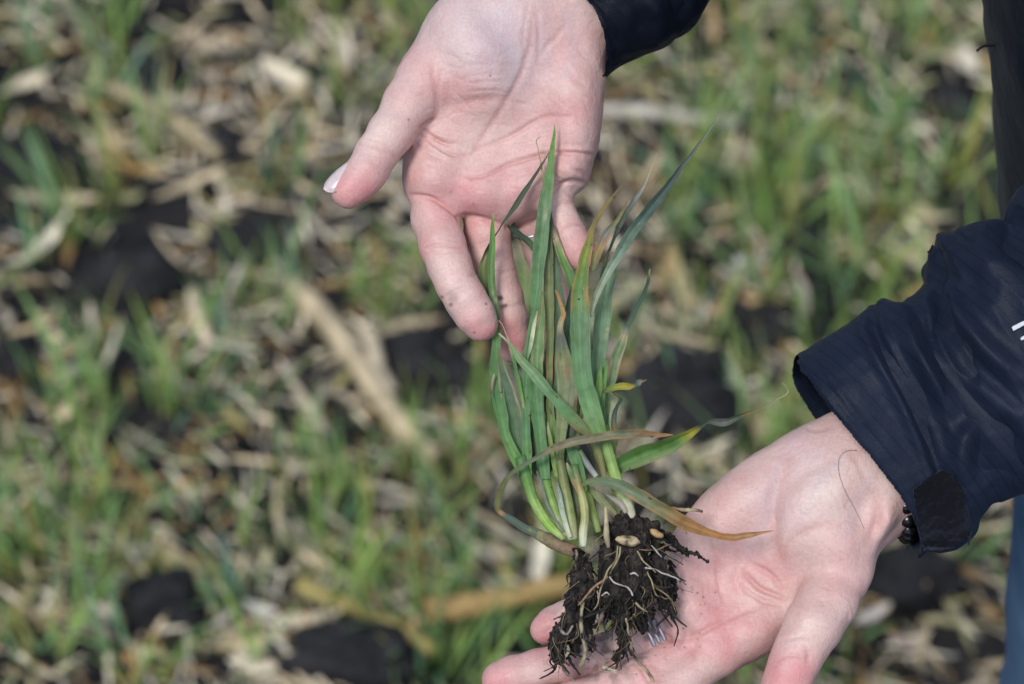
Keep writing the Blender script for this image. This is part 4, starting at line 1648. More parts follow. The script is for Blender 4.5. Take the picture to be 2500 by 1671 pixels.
def blade(par, pts, cols, dz=0.0, fold=.22, tilt=0.0, edge=None, seed=0, name='leaf', twist=None, curl=0.0, n=None, label=None, blot=None):
    """pts (x, y, width px[, z]); cols [(u, colour)]; edge (u0, u1, colour)"""
    P = [(p[0], p[1], (p[3] if len(p) > 3 else zdef(p[1]) + dz), p[2]) for p in pts]
    L_ = sum(math.hypot(P[i + 1][0] - P[i][0], P[i + 1][1] - P[i][1]) for i in range(len(P) - 1))
    n = n or int(max(12, min(90, L_ / 7)))
    S = crspline(P, n)
    u = np.linspace(0, 1, n)
    sp = (DIST - S[:, 2]) / DIST * PX
    C = np.stack([(S[:, 0] - 1250) * sp, (835.5 - S[:, 1]) * sp, S[:, 2]], -1)
    W_ = np.maximum(S[:, 3], .8) * sp
    W_ = W_ * (1 + .04 * np.sin(u * 21 + seed))
    T = np.gradient(C, axis=0)
    T /= np.linalg.norm(T, axis=1)[:, None] + 1e-12
    Z = np.array([0, 0, 1.0])
    B = np.cross(T, Z); B /= np.linalg.norm(B, axis=1)[:, None] + 1e-9
    Nn = np.cross(B, T)
    tl = tilt + (np.interp(u, *twist) if twist else 0) + .12 * np.sin(u * 9 + seed)
    tl = np.radians(np.zeros(n)) + tl
    m_ = 7
    V = np.zeros((n, m_, 3))
    vv = np.linspace(-1, 1, m_)
    for j, s_ in enumerate(vv):
        lat = s_ * W_ / 2
        dep = (abs(s_) - .4) * fold * W_ * .6 + curl * W_ * .5 * (s_ ** 2)
        V[:, j] = C + B * (lat * np.cos(tl))[:, None] + Nn * (lat * np.sin(tl) + dep)[:, None]
    V += .00025 * np.stack([vnoise(V, 260, seed + k) for k in range(3)], -1)
    us = [c[0] for c in cols]
    col = np.stack([np.interp(u, us, [c[1][k] for c in cols]) for k in range(3)], -1)[:, None, :].repeat(m_, 1)
    nz = vnoise(np.stack([u[:, None] * L_ / 30 + 0 * vv, vv[None, :] * 2.2 + 0 * u[:, None], np.full((n, m_), seed * 1.7)], -1), 1.0, 5)
    if edge:
        for e0, e1, ec in (edge if isinstance(edge, list) else [edge]):
            a = np.clip(np.minimum((u - e0) / .06, (e1 - u) / .06), 0, 1)[:, None]
            k = a * np.clip((np.abs(vv)[None, :] - .62 + .4 * nz) * 2.4, 0, 1)
            col = col * (1 - k[..., None]) + np.array(ec) * k[..., None]
    if blot:
        for ub, vb, ru, ec, am in blot:
            k = am * np.exp(-((u[:, None] - ub) / ru) ** 2 - ((vv[None, :] - vb) / .38) ** 2) * np.clip(.9 + nz * 1.2, 0, 1.3)
            k = np.clip(k, 0, 1)
            col = col * (1 - k[..., None]) + np.array(ec) * k[..., None]
    col = col * (1 + .16 * nz[..., None])
    col[:, 3] *= 1.22          # pale midrib
    uv = np.stack([np.tile(np.linspace(0, 1, m_), n), np.repeat(u * L_ / 200 + seed, m_)], 1)
    mbx = MB()
    mbx.add(toW(V.reshape(-1, 3)), gridF(n, m_), col.reshape(-1, 3), uv)
    o = mbx.build(name, M_LEAF, par, PA if par is plantA else PB)
    if label:
        o['label'] = label
    return o


def stem(par, pts, cols, dz=0.0, seed=0, flat=.8, name='stem', mt=None, rough=.04, label=None, wm=1.0):
    P = [(p[0], p[1], (p[3] if len(p) > 3 else zdef(p[1]) + dz), p[2]) for p in pts]
    n = 26
    S = crspline(P, n)
    sp = (DIST - S[:, 2]) / DIST * PX
    C = np.stack([(S[:, 0] - 1250) * sp, (835.5 - S[:, 1]) * sp, S[:, 2]], -1)
    u = np.linspace(0, 1, n)
    col = np.stack([np.interp(u, [c[0] for c in cols], [c[1][k] for c in cols]) for k in range(3)], -1)
    mbx = MB()
    tube(mbx, C, S[:, 3] / 2 * sp * wm, 12, col, flat=flat, rough=rough, seed=seed)
    Vq = mbx.V[0]
    mbx.C[0] = mbx.C[0] * (1 + .18 * vnoise(Vq * np.array([3, .6, 3]), 300, seed)[:, None])
    mbx.V[0] = toW(Vq)
    mbx.U[0] = mbx.U[0] * np.array([1, .6])
    o = mbx.build(name, mt or M_LEAF, par, PA if par is plantA else PB)
    if label:
        o['label'] = label
    return o


A, B_ = plantA, plantB
# ---- left plant
stem(A, [(1270, 1115, 26), (1283, 1160, 29), (1300, 1215, 26), (1322, 1258, 25), (1348, 1290, 22), (1376, 1316, 13)], [(0, BG), (.3, MG), (.6, PS), (.8, (.30, .50, .08)), (1, (.5, .6, .25))], .001, 1)
blade(A, [(1375, 1300, 6, .005), (1340, 1240, 8, .004), (1322, 1180, 6, .002), (1310, 1150, 3, .002)], [(0, GY), (1, GY)], 0, seed=90, name='leaf_sheath')
stem(A, [(1318, 1110, 24), (1330, 1165, 25), (1345, 1215, 22), (1362, 1270, 20), (1380, 1316, 15)], [(0, BG), (.3, MG), (.65, PS), (1, PW)], -.002, 2)
stem(A, [(1366, 1120, 24), (1374, 1165, 26), (1384, 1220, 29), (1393, 1275, 31), (1399, 1318, 26)], [(0, OL), (.3, (.24, .27, .1)), (.7, (.33, .38, .15)), (1, (.5, .5, .3))], .000, 3)
blade(A, [(1392, 1312, 10, .0095), (1375, 1260, 12, .009), (1366, 1210, 12, .008), (1360, 1180, 4, .006)], [(0, PW), (.6, (.35, .42, .33)), (1, GY)], 0, seed=91, name='leaf_sheath')
stem(A, [(1400, 1135, 20), (1412, 1180, 20), (1424, 1225, 22), (1428, 1265, 21), (1424, 1300, 22), (1423, 1335, 17)], [(0, BG), (.25, (.3, .25, .1)), (.4, (.4, .4, .16)), (.7, (.45, .45, .2)), (.85, PW), (1, (.7, .68, .55))], .006, 4)
stem(A, [(1410, 1140, 18), (1430, 1200, 26), (1446, 1250, 22), (1462, 1300, 15)], [(0, MG), (.5, (.24, .33, .08)), (1, (.35, .42, .15))], -.001, 5)
# L1 left front blade
blade(A, [(1204, 520, 2, -.0135), (1203, 545, 8, -.0135), (1202, 600, 15, -.0145), (1199, 660, 18, -.017), (1203, 720, 19, -.0185), (1210, 770, 20, -.0185), (1212, 830, 23, -.0165), (1209, 890, 27, -.012),
          (1213, 950, 33, -.007), (1224, 1010, 32, -.003), (1234, 1060, 24), (1250, 1100, 26), (1268, 1135, 28), (1280, 1160, 28)],
      [(0, TN), (.03, MG), (.3, (.13, .23, .09)), (.7, BG), (1, MG)], seed=1, fold=.25, blot=[(.30, .2, .012, TN, .8), (.33, -.4, .012, PW, .6)])
# L24 dark back blade that runs behind
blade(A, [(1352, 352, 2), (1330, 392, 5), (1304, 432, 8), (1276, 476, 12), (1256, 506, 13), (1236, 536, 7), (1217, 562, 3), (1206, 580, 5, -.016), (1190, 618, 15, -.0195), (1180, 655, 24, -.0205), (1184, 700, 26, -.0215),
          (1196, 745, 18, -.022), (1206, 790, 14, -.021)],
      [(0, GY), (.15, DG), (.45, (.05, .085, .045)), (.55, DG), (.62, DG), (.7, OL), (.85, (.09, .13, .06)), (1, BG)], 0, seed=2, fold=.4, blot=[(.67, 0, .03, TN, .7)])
# L2 wide blade folded behind the left one
blade(A, [(1216, 850, 3), (1226, 905, 20), (1240, 965, 38), (1254, 1020, 46), (1264, 1070, 42), (1274, 1120, 30), (1284, 1165, 20)],
      [(0, OL), (.2, (.08, .14, .07)), (1, (.11, .19, .10))], -.004, seed=3, edge=(.1, .9, TN), tilt=.2)
blade(A, [(1206, 915, 5), (1201, 945, 8), (1206, 990, 9), (1216, 1030, 6)], [(0, TN), (.5, DG), (1, MG)], -.003, seed=4, fold=.5)
# L4 tall main blade
blade(A, [(1354, 304, 2), (1352, 335, 8), (1345, 400, 17), (1337, 460, 27), (1328, 520, 35), (1320, 590, 36), (1314, 655, 31), (1309, 720, 25), (1303, 775, 17), (1296, 830, 24), (1288, 890, 26), (1284, 960, 23),
          (1284, 1040, 22), (1286, 1110, 25), (1286, 1160, 24)],
      [(0, TN), (.02, MG), (.25, (.12, .215, .10)), (.55, BG), (.9, BG), (1, MG)], .001, seed=5, fold=.18, blot=[(.26, -.2, .02, PW, .35)])
blade(A, [(1318, 335, 1.5), (1309, 345, 2), (1316, 372, 2.5), (1322, 410, 5), (1330, 455, 6), (1336, 490, 8)], [(0, OL), (.4, TN), (1, OL)], -.0015, seed=6)
blade(A, [(1340, 382, 2), (1338, 420, 4), (1334, 470, 7), (1328, 520, 8)], [(0, BR), (1, DG)], -.002, seed=7)
# L5 second narrow blade
blade(A, [(1325, 712, 3), (1322, 760, 16), (1316, 820, 25), (1311, 880, 31), (1309, 950, 33), (1313, 1020, 31), (1320, 1075, 30), (1328, 1130, 27), (1332, 1170, 24)],
      [(0, OL), (.15, (.16, .24, .09)), (.5, BG), (1, BG)], .0015, seed=8, fold=.3, edge=(.0, .45, (.28, .28, .14)))
blade(A, [(1312, 760, 3), (1303, 800, 9), (1294, 850, 9), (1288, 880, 3)], [(0, TN), (.5, PW), (1, BG)], .0025, seed=9)
# back blades L6 L7
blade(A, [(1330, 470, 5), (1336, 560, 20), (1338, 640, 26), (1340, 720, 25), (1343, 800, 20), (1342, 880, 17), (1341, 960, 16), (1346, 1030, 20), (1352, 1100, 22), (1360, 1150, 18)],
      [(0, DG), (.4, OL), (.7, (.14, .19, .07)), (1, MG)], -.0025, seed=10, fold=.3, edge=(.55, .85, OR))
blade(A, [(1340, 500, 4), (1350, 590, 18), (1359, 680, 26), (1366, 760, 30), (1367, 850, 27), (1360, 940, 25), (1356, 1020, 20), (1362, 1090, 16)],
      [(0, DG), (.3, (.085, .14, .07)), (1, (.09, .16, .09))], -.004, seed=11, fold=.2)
# L9 mottled wide blade with a dried curl
blade(A, [(1357, 708, 5, -.002), (1362, 722, 7, -.001), (1370, 745, 9, .000), (1376, 768, 11, .0005), (1370, 785, 13, .0005), (1367, 810, 17, .000), (1372, 850, 32), (1379, 900, 45), (1383, 945, 47), (1379, 990, 40), (1372, 1040, 28),
          (1368, 1085, 23), (1366, 1130, 22), (1370, 1165, 24)],
      [(0, OR), (.14, (.42, .24, .09)), (.2, TN), (.27, GY), (.36, OL), (.6, (.19, .23, .11)), (1, (.2, .24, .08))], .001, seed=12, fold=.12,
      blot=[(.45, -.2, .05, BR, .8), (.55, -.3, .05, GY, .9), (.38, .5, .03, TN, .7), (.66, -.5, .05, OR, .5)], label='dying mottled leaf with a curled orange tip')
blade(A, [(1398, 700, 5), (1390, 750, 20), (1386, 800, 30), (1388, 850, 32), (1394, 900, 22), (1398, 960, 12)], [(0, DG), (.5, (.045, .08, .04)), (1, MG)], -.0015, seed=13, fold=.3)
# L10 light diagonal blade
blade(A, [(1217, 814, 2, .001), (1243, 840, 8, .001), (1270, 876, 19, .002), (1310, 922, 25, .004), (1350, 970, 26, .005), (1385, 1008, 27, .006), (1412, 1036, 31, .006), (1438, 1062, 22, .006), (1462, 1110, 17, .004), (1478, 1170, 13, .002)],
      [(0, PW), (.08, (.2, .3, .12)), (.3, (.155, .26, .12)), (.55, BG), (.75, OL), (1, (.25, .27, .12))], 0, seed=14, fold=.22, edge=(.6, 1, BR))
blade(A, [(1217, 783, 1.6, .000), (1230, 800, 2.5, .001), (1240, 830, 4, .001), (1247, 858, 7, .001), (1255, 885, 9, .001), (1264, 925, 10, .000), (1274, 970, 8, .000), (1282, 1010, 4, -.001)],
      [(0, (.5, .3, .22)), (.3, TN), (.42, BG), (.8, MG), (1, TN)], 0, seed=15)
# L26 dark tip between ring and middle finger, L8 blade over the little finger
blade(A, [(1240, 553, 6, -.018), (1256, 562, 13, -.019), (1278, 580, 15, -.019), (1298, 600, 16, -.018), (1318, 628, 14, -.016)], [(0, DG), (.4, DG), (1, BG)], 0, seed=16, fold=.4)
blade(A, [(1342, 520, 3), (1350, 560, 12), (1362, 600, 17), (1377, 640, 21), (1393, 685, 25), (1406, 730, 22), (1412, 780, 16), (1418, 840, 10)],
      [(0, GY), (.1, DG), (.2, TN), (.3, MG), (.7, (.09, .16, .08)), (1, MG)], -.003, seed=17, edge=(.1, .5, TN), fold=.3)
# small inner tips
blade(A, [(1337, 1030, 2), (1341, 1060, 9), (1346, 1095, 11), (1352, 1130, 10), (1358, 1165, 8)], [(0, TN), (.3, (.2, .3, .08)), (1, YG)], .002, seed=18)
blade(A, [(1318, 955, 5), (1336, 1000, 16), (1348, 1040, 15), (1356, 1090, 10)], [(0, DG), (1, (.07, .12, .06))], -.003, seed=19)
blade(A, [(1378, 1080, 6), (1390, 1090, 22), (1402, 1115, 27), (1412, 1140, 27), (1420, 1170, 22), (1426, 1200, 14)], [(0, BG), (.6, BG), (1, MG)], .005, seed=20, fold=.3)
blade(A, [(1383, 1130, 3), (1388, 1145, 9), (1397, 1165, 13), (1406, 1182, 15), (1413, 1200, 11), (1416, 1215, 6)], [(0, TN), (.3, BG), (.8, OR), (1, BR)], .007, seed=21)
blade(A, [(1396, 1180, 8), (1404, 1215, 18), (1402, 1245, 16), (1408, 1270, 8)], [(0, DG), (1, OL)], -.003, seed=22)
blade(A, [(1374, 1010, 10), (1366, 1060, 18), (1360, 1110, 20), (1362, 1160, 20), (1358, 1150, 8)], [(0, MG), (1, OL)], -.001, seed=23)
# L17 thin brownish blade arching left to the dirty stem base
blade(A, [(1643, 1063, 2, .016), (1600, 1062, 15, .016), (1550, 1059, 20, .016), (1498, 1062, 23, .015), (1440, 1071, 22, .014), (1390, 1081, 20, .013), (1345, 1098, 17, .012), (1305, 1120, 12, .011), (1268, 1142, 10, .010),
          (1240, 1165, 12, .008), (1220, 1205, 14, .006), (1214, 1238, 14, .005), (1222, 1252, 12, .005), (1250, 1270, 17, .005), (1285, 1292, 20, .005), (1310, 1303, 16, .005)],
      [(0, OR), (.12, BR), (.2, (.14, .16, .09)), (.45, (.2, .18, .11)), (.6, (.13, .17, .09)), (.72, (.13, .14, .05)), (.82, (.16, .15, .05)), (.84, OR), (.86, (.08, .12, .09)), (1, (.10, .13, .09))], 0, seed=24, fold=.3, edge=(.1, .55, (.28, .17, .08)),
      label='thin rusty leaf arching to the left', blot=[(.25, .5, .02, TN, .8), (.4, .3, .02, TN, .6)])
stem(A, [(1290, 1292, 18, .004), (1320, 1308, 30, .003), (1352, 1326, 34, .002), (1380, 1338, 36, .001), (1410, 1352, 30, .0), (1438, 1362, 16, .0)],
     [(0, OL), (.3, (.2, .16, .09)), (.7, (.26, .17, .11)), (1, (.12, .08, .05))], 0, 31, mt=M_ROOT, rough=.25, label='dirty brown stem base')

rb = random.Random(21)
for i, (bx, by, tx, ty, w_) in enumerate([(1300, 1150, 1268, 905, 9), (1345, 1150, 1305, 700, 11), (1360, 1160, 1352, 640, 12), (1375, 1150, 1400, 760, 11), (1390, 1160, 1425, 830, 12), (1340, 1180, 1330, 880, 10),
                                        (1405, 1170, 1440, 850, 12), (1310, 1160, 1290, 930, 8)]):
    m1 = (bx * .6 + tx * .4 + rb.uniform(-8, 8), by * .6 + ty * .4)
    m2 = (bx * .25 + tx * .75 + rb.uniform(-10, 10), by * .25 + ty * .75)
    blade(A, [(tx, ty, 2), (*m2, w_), (*m1, w_ * 1.3), (bx, by, w_ * .8)], [(0, rb.choice([TN, BR, GY])), (.12, rb.choice([OL, DG, OR])), (.35, rb.choice([DG, OL, (.08, .15, .07)])), (1, (.09, .15, .06))],
          -.006, seed=100 + i, fold=.4, edge=(.0, .5, rb.choice([TN, BR])))
# ---- right plant
stem(B_, [(1470, 1040, 34), (1482, 1090, 29), (1497, 1145, 27), (1512, 1190, 29), (1526, 1225, 31, .008), (1534, 1245, 31, .008), (1541, 1268, 29, .007)],
     [(0, MG), (.2, (.2, .32, .09)), (.55, PS), (.75, (.4, .48, .2)), (.85, PW), (1, (.6, .58, .4))], .004, 40)
blade(B_, [(1516, 455, 2, -.004), (1498, 478, 6, -.003), (1478, 504, 9, -.002), (1460, 532, 10, -.001), (1447, 558, 12, .0), (1440, 582, 15, .001), (1432, 612, 24, .002), (1424, 650, 30, .003), (1417, 700, 40, .004), (1416, 760, 46, .005),
           (1417, 840, 50, .006), (1423, 920, 45, .007), (1438, 980, 45, .008), (1450, 1020, 46, .009), (1462, 1050, 38, .009), (1474, 1078, 30, .008)],
      [(0, BR), (.08, (.22, .17, .05)), (.2, (.2, .17, .05)), (.27, (.19, .23, .03)), (.4, (.12, .22, .05)), (.55, (.12, .22, .10)), (.8, BG), (1, (.18, .3, .1))], 0, seed=41, fold=.14,
      edge=[(.15, .52, (.30, .17, .03))], label='broadest leaf, green with rust orange edges at its top', blot=[(.6, .6, .02, (.09, .16, .03), .6)])
blade(B_, [(1532, 492, 4, -.003), (1510, 535, 9, -.003), (1488, 562, 17, -.002), (1470, 592, 25, -.001), (1456, 625, 22, -.001), (1447, 660, 10, .0)], [(0, BR), (.3, OL), (.5, GY), (.7, (.25, .17, .07)), (1, OL)], 0, seed=42,
      edge=(.2, .9, OR), fold=.4)
# long blue-green blade, its top pointing up right
blade(B_, [(1754, 286, 3, -.012), (1738, 310, 4, -.012), (1700, 362, 7, -.011), (1665, 408, 11, -.010), (1637, 446, 16, -.009), (1600, 494, 23, -.008), (1570, 532, 27, -.006), (1540, 572, 29, -.005), (1515, 614, 24, -.003), (1490, 656, 20, -.002),
           (1464, 705, 17, .000), (1450, 742, 12, .001), (1442, 775, 7, .002)],
      [(0, TN), (.03, GY), (.3, (.06, .09, .08)), (.5, (.06, .10, .08)), (.68, (.14, .21, .15)), (.8, (.28, .34, .24)), (1, (.3, .33, .22))], 0, seed=43, fold=.45, tilt=.2, label='long blue green leaf whose tip points to the upper right')
blade(B_, [(1504, 620, 10), (1492, 660, 24), (1480, 710, 34), (1472, 770, 38), (1465, 840, 37), (1459, 910, 33), (1462, 970, 27), (1472, 1020, 20), (1478, 1060, 12)],
      [(0, BG), (.2, (.13, .22, .12)), (1, (.12, .23, .10))], -.001, seed=44, fold=.2, blot=[(.42, -.8, .010, TN, .6), (.46, -.8, .008, TN, .6)])
blade(B_, [(1606, 373, 2), (1594, 398, 3), (1584, 425, 4), (1570, 458, 8), (1552, 486, 12), (1532, 518, 13), (1514, 548, 13), (1500, 580, 8), (1490, 605, 7), (1483, 622, 7), (1476, 660, 14), (1470, 700, 16)],
      [(0, TN), (.15, TN), (.3, GY), (.5, (.07, .09, .065)), (.75, (.05, .09, .07)), (.82, TN), (.88, BG), (1, BG)], -.001, seed=45, fold=.4)
blade(B_, [(1587, 656, 2), (1584, 682, 7), (1574, 712, 9), (1558, 745, 11), (1540, 782, 12), (1528, 806, 14), (1520, 830, 22), (1506, 870, 25), (1494, 920, 24), (1485, 965, 19), (1480, 1020, 14), (1482, 1070, 10)],
      [(0, TN), (.06, DG), (.35, (.07, .12, .08)), (.42, TN), (.46, (.16, .23, .1)), (1, (.13, .2, .09))], -.003, seed=46, fold=.35, edge=(.42, .7, TN))
blade(B_, [(1481, 880, 2), (1479, 910, 9), (1474, 950, 11), (1470, 1000, 8)], [(0, MG), (1, BG)], .002, seed=47)
blade(B_, [(1466, 890, 3), (1464, 930, 14), (1458, 980, 16), (1458, 1020, 10)], [(0, MG), (1, (.22, .32, .1))], .003, seed=48)
# small curled yellow blade and its dark dropped tip
blade(B_, [(1470, 958, 7, .004), (1490, 950, 16, .004), (1515, 944, 18, .004), (1538, 945, 16, .004), (1548, 942, 8, .004), (1558, 936, 16, .004), (1566, 931, 9, .004), (1576, 930, 3, .004), (1580, 927, 2, .004)],
      [(0, DG), (.25, (.2, .25, .04)), (.55, (.38, .30, .03)), (.68, (.25, .2, .05)), (.72, DG), (.85, GY), (.92, BR), (1, BR)], 0, seed=49, fold=.4, label='short yellow leaf with a shrivelled black tip')
blade(B_, [(1490, 952, 5, .002), (1508, 966, 7, .002), (1516, 976, 12, .002), (1508, 990, 9, .002), (1499, 1018, 13, .002), (1500, 1045, 15, .002), (1505, 1062, 9, .002), (1499, 1090, 13, .002), (1495, 1125, 9, .002)],
      [(0, OL), (.2, DG), (.45, (.07, .10, .08)), (.6, BR), (.7, OL), (1, (.2, .28, .08))], 0, seed=50, fold=.45)
# L18 glossy green blade to the right
blade(B_, [(1498, 1156, 14, .001), (1512, 1140, 34, .001), (1540, 1123, 47, .001), (1575, 1109, 50, .002), (1610, 1098, 46, .003), (1650, 1079, 36, .005), (1690, 1055, 21, .007), (1716, 1038, 9, .008), (1724, 1033, 5, .008),
           (1745, 1031, 16, .009), (1772, 1031, 19, .009), (1800, 1020, 13, .010), (1828, 1008, 6, .010), (1850, 1000, 4, .011), (1875, 990, 2.5, .012), (1900, 974, 2.5, .013), (1922, 960, 3, .013), (1920, 946, 2.5, .014), (1910, 934, 1.5, .014)],
      [(0, (.10, .2, .05)), (.1, (.085, .19, .045)), (.35, (.10, .21, .04)), (.43, (.32, .28, .03)), (.48, DG), (.6, (.12, .12, .11)), (.68, DG), (.72, BR), (.9, TN), (1, TN)], 0, seed=51, fold=.5, tilt=-.25,
      edge=(.03, .4, OL), label='bright green leaf pointing right with a dry curled thread tip', n=120)
# L19 long rusty blade over the lower palm
blade(B_, [(1422, 1186, 5, .012), (1438, 1177, 14, .013), (1465, 1175, 21, .014), (1500, 1182, 29, .016), (1545, 1203, 32, .018), (1590, 1229, 33, .019), (1640, 1259, 35, .018), (1695, 1288, 28, .014), (1748, 1306, 17, .010),
           (1790, 1312, 17, .006), (1830, 1307, 14, .004), (1862, 1301, 6, .002), (1887, 1297, 2, .001)],
      [(0, OL), (.12, (.12, .17, .09)), (.3, (.13, .17, .09)), (.42, (.19, .18, .08)), (.55, (.34, .18, .07)), (.75, (.42, .20, .07)), (.85, (.34, .20, .09)), (1, (.42, .2, .08))], 0, seed=52, fold=.3, edge=(.2, .7, OR), n=80,
      label='long rusty orange leaf lying across the lower palm')
stem(B_, [(1414, 1100, 13), (1428, 1125, 16), (1442, 1146, 15), (1456, 1164, 13)], [(0, MG), (.3, GY), (1, (.42, .45, .42))], .004, 41)
stem(B_, [(1443, 1060, 14), (1456, 1105, 16), (1475, 1150, 17), (1500, 1195, 16), (1520, 1240, 18)], [(0, OL), (.5, (.28, .27, .11)), (1, (.3, .28, .14))], -.001, 42)
blade(B_, [(1440, 1190, 14), (1462, 1215, 18), (1485, 1240, 16), (1505, 1262, 12)], [(0, OL), (.5, (.25, .28, .14)), (1, (.3, .22, .14))], .001, seed=53, name='leaf_sheath')
blade(B_, [(1480, 1208, 4), (1498, 1218, 12), (1515, 1232, 14), (1528, 1250, 8)], [(0, GY), (1, (.4, .32, .28))], .008, seed=54, name='leaf_sheath')
stem(B_, [(1478, 1238, 6, .012), (1480, 1275, 11, .014), (1481, 1310, 15, .016), (1486, 1338, 8, .017)], [(0, TN), (.5, (.38, .33, .2)), (1, (.2, .15, .1))], 0, 43, mt=M_ROOT, label='dry straw coloured stem stub')
stem(B_, [(1640, 1240, 6, .003), (1672, 1245, 9, .003), (1700, 1246, 7, .002), (1716, 1250, 5, .002)], [(0, BR), (.5, TN), (1, (.05, .03, .02))], 0, 44, mt=M_ROOT, rough=.4, name='root')

# ---- soil clinging to the roots
LUMP = []


def soil_lump(name, lo, hi, balls, par, seed, h=.0007, amp=.0028):
    v = Vol(K(*lo), K(*hi), h)
    v.D = np.full(v.n, .03, np.float32)
    for b in balls:
        v.cone(K(b[0], b[1], b[2]), K(b[3], b[4], b[5]), b[6] * PX * .87, b[7] * PX * .87, .0022)
    Vq, Fq = v.mesh(1)
    Nq = normals(Vq, Fq)
    st = Vq * np.array([1.6, .3, 1.2])
    d = amp * (.6 * fbm(st, 230, 4, seed, .6) + .25 * fbm(Vq, 120, 2, seed + 2)) + .0005 * vnoise(Vq, 700, seed + 9) + .0003 * vnoise(Vq, 1700, seed + 19) - .0018 * np.clip(np.abs(vnoise(st, 200, seed + 4)) * -6 + 1, 0, 1)
    Vq = Vq + Nq * d[:, None]
    c = np.clip(.5 + .55 * fbm(Vq, 260, 3, seed + 7), 0, 1)[:, None] ** 1.5
    C = np.array([.010, .009, .0085]) * (1 - c) + np.array([.060, .050, .042]) * c
    sp = (vnoise(Vq, 420, seed + 12) > .72)[:, None]
    C = np.where(sp, np.array([.10, .075, .05]), C)
    LUMP.append((par, Vq, Nq))
    return npmesh(name, toW(Vq), Fq, M_CLING, par, PA if par is plantA else PB, C)


soil_lump('root_soil', (1310, 1660, -.02), (1500, 1310, .035),
          [(1412, 1352, .006, 1414, 1400, .008, 14, 24), (1402, 1395, .010, 1400, 1480, .010, 17, 21), (1436, 1390, .008, 1442, 1460, .006, 15, 20), (1428, 1440, .006, 1418, 1530, .006, 32, 26),
           (1398, 1480, .010, 1396, 1540, .008, 20, 18), (1385, 1535, .006, 1362, 1560, .004, 22, 22), (1362, 1555, .004, 1372, 1600, .000, 22, 20), (1420, 1530, .004, 1412, 1580, .002, 22, 12),
           (1350, 1580, .004, 1365, 1618, .000, 12, 14), (1394, 1560, .002, 1398, 1600, .000, 14, 9), (1452, 1480, .004, 1445, 1520, .002, 16, 14), (1446, 1560, .0, 1440, 1590, -.004, 5, 4)], plantA, 3)
soil_lump('root_soil', (1430, 1660, -.025), (1740, 1225, .035),
          [(1530, 1278, .008, 1590, 1290, .006, 30, 26), (1500, 1300, .008, 1560, 1330, .010, 30, 34), (1590, 1310, .006, 1606, 1345, .004, 24, 22), (1500, 1350, .008, 1500, 1440, .008, 32, 34),
           (1545, 1360, .009, 1550, 1440, .009, 38, 44), (1595, 1380, .002, 1600, 1430, .002, 34, 34), (1500, 1440, .006, 1520, 1510, .004, 34, 28), (1560, 1450, .006, 1580, 1495, .004, 42, 26),
           (1620, 1420, -.001, 1622, 1480, -.002, 20, 16), (1480, 1470, .004, 1478, 1520, .000, 18, 9), (1516, 1510, .002, 1520, 1545, -.002, 28, 17), (1520, 1545, -.002, 1522, 1585, -.008, 13, 9),
           (1522, 1585, -.008, 1506, 1604, -.010, 9, 14), (1636, 1370, -.003, 1646, 1420, -.005, 9, 8), (1646, 1420, -.005, 1638, 1500, -.008, 8, 9), (1560, 1525, .000, 1575, 1530, -.002, 14, 8),
           (1610, 1330, .0, 1650, 1350, -.002, 10, 7)], plantB, 8, amp=.0034)
soil_lump('root_soil', (1590, 1420, -.03), (1760, 1260, .03),
          [(1612, 1298, .004, 1640, 1322, .004, 7, 10), (1640, 1322, .004, 1668, 1345, .003, 10, 8), (1668, 1345, .003, 1700, 1352, .002, 8, 10), (1700, 1352, .002, 1726, 1372, .001, 9, 6)], plantB, 14, .0005, .0012)

# crumbs stuck to the roots
mbA, mbB = MB(), MB()
rr = random.Random(9)
for par, Vq, Nq in LUMP:
    for i in range(min(1500, len(Vq) // 16)):
        k = rr.randrange(len(Vq))
        if Nq[k, 2] < -.3:
            continue
        s_ = rr.choice([.00025, .0003, .0004, .0005, .0007])
        V, F = cm[i % 5]
        g = rr.uniform(.008, .035)
        (mbA if par is plantA else mbB).add(toW(V * s_ + Vq[k] + Nq[k] * s_ * .6), F, (g * 1.15, g, g * .9))
tag(mbA.build('soil_grains', M_CLING, plantA, PA), kind='stuff')
tag(mbB.build('soil_grains', M_CLING, plantB, PB), kind='stuff')

# ---- roots
YR = (.40, .33, .18)
WR = (.52, .48, .44)
RB = (.30, .19, .10)


def root(par, pts, col, seed, rough=.25, col2=None):
    P = [(a, b, c, w_ / 2) for a, b, w_, c in pts]
    n = 30
    S = crspline(P, n)
    sp = (DIST - S[:, 2]) / DIST * PX
    C = np.stack([(S[:, 0] - 1250) * sp, (835.5 - S[:, 1]) * sp, S[:, 2]], -1)
    C += .0006 * np.stack([vnoise(C, 250, seed + k) for k in range(3)], -1)
    cc = np.array(col) * (.9 - .8 * np.clip(vnoise(C, 330, seed + 4) * 1.5, 0, 1)[:, None])
    mbx = MB()
    tube(mbx, C, np.maximum(S[:, 3] * .68, .4) * sp, 8, cc, rough=rough, seed=seed)
    mbx.V[0] = toW(mbx.V[0])
    return mbx.build('root', M_ROOT, par, PA if par is plantA else PB)


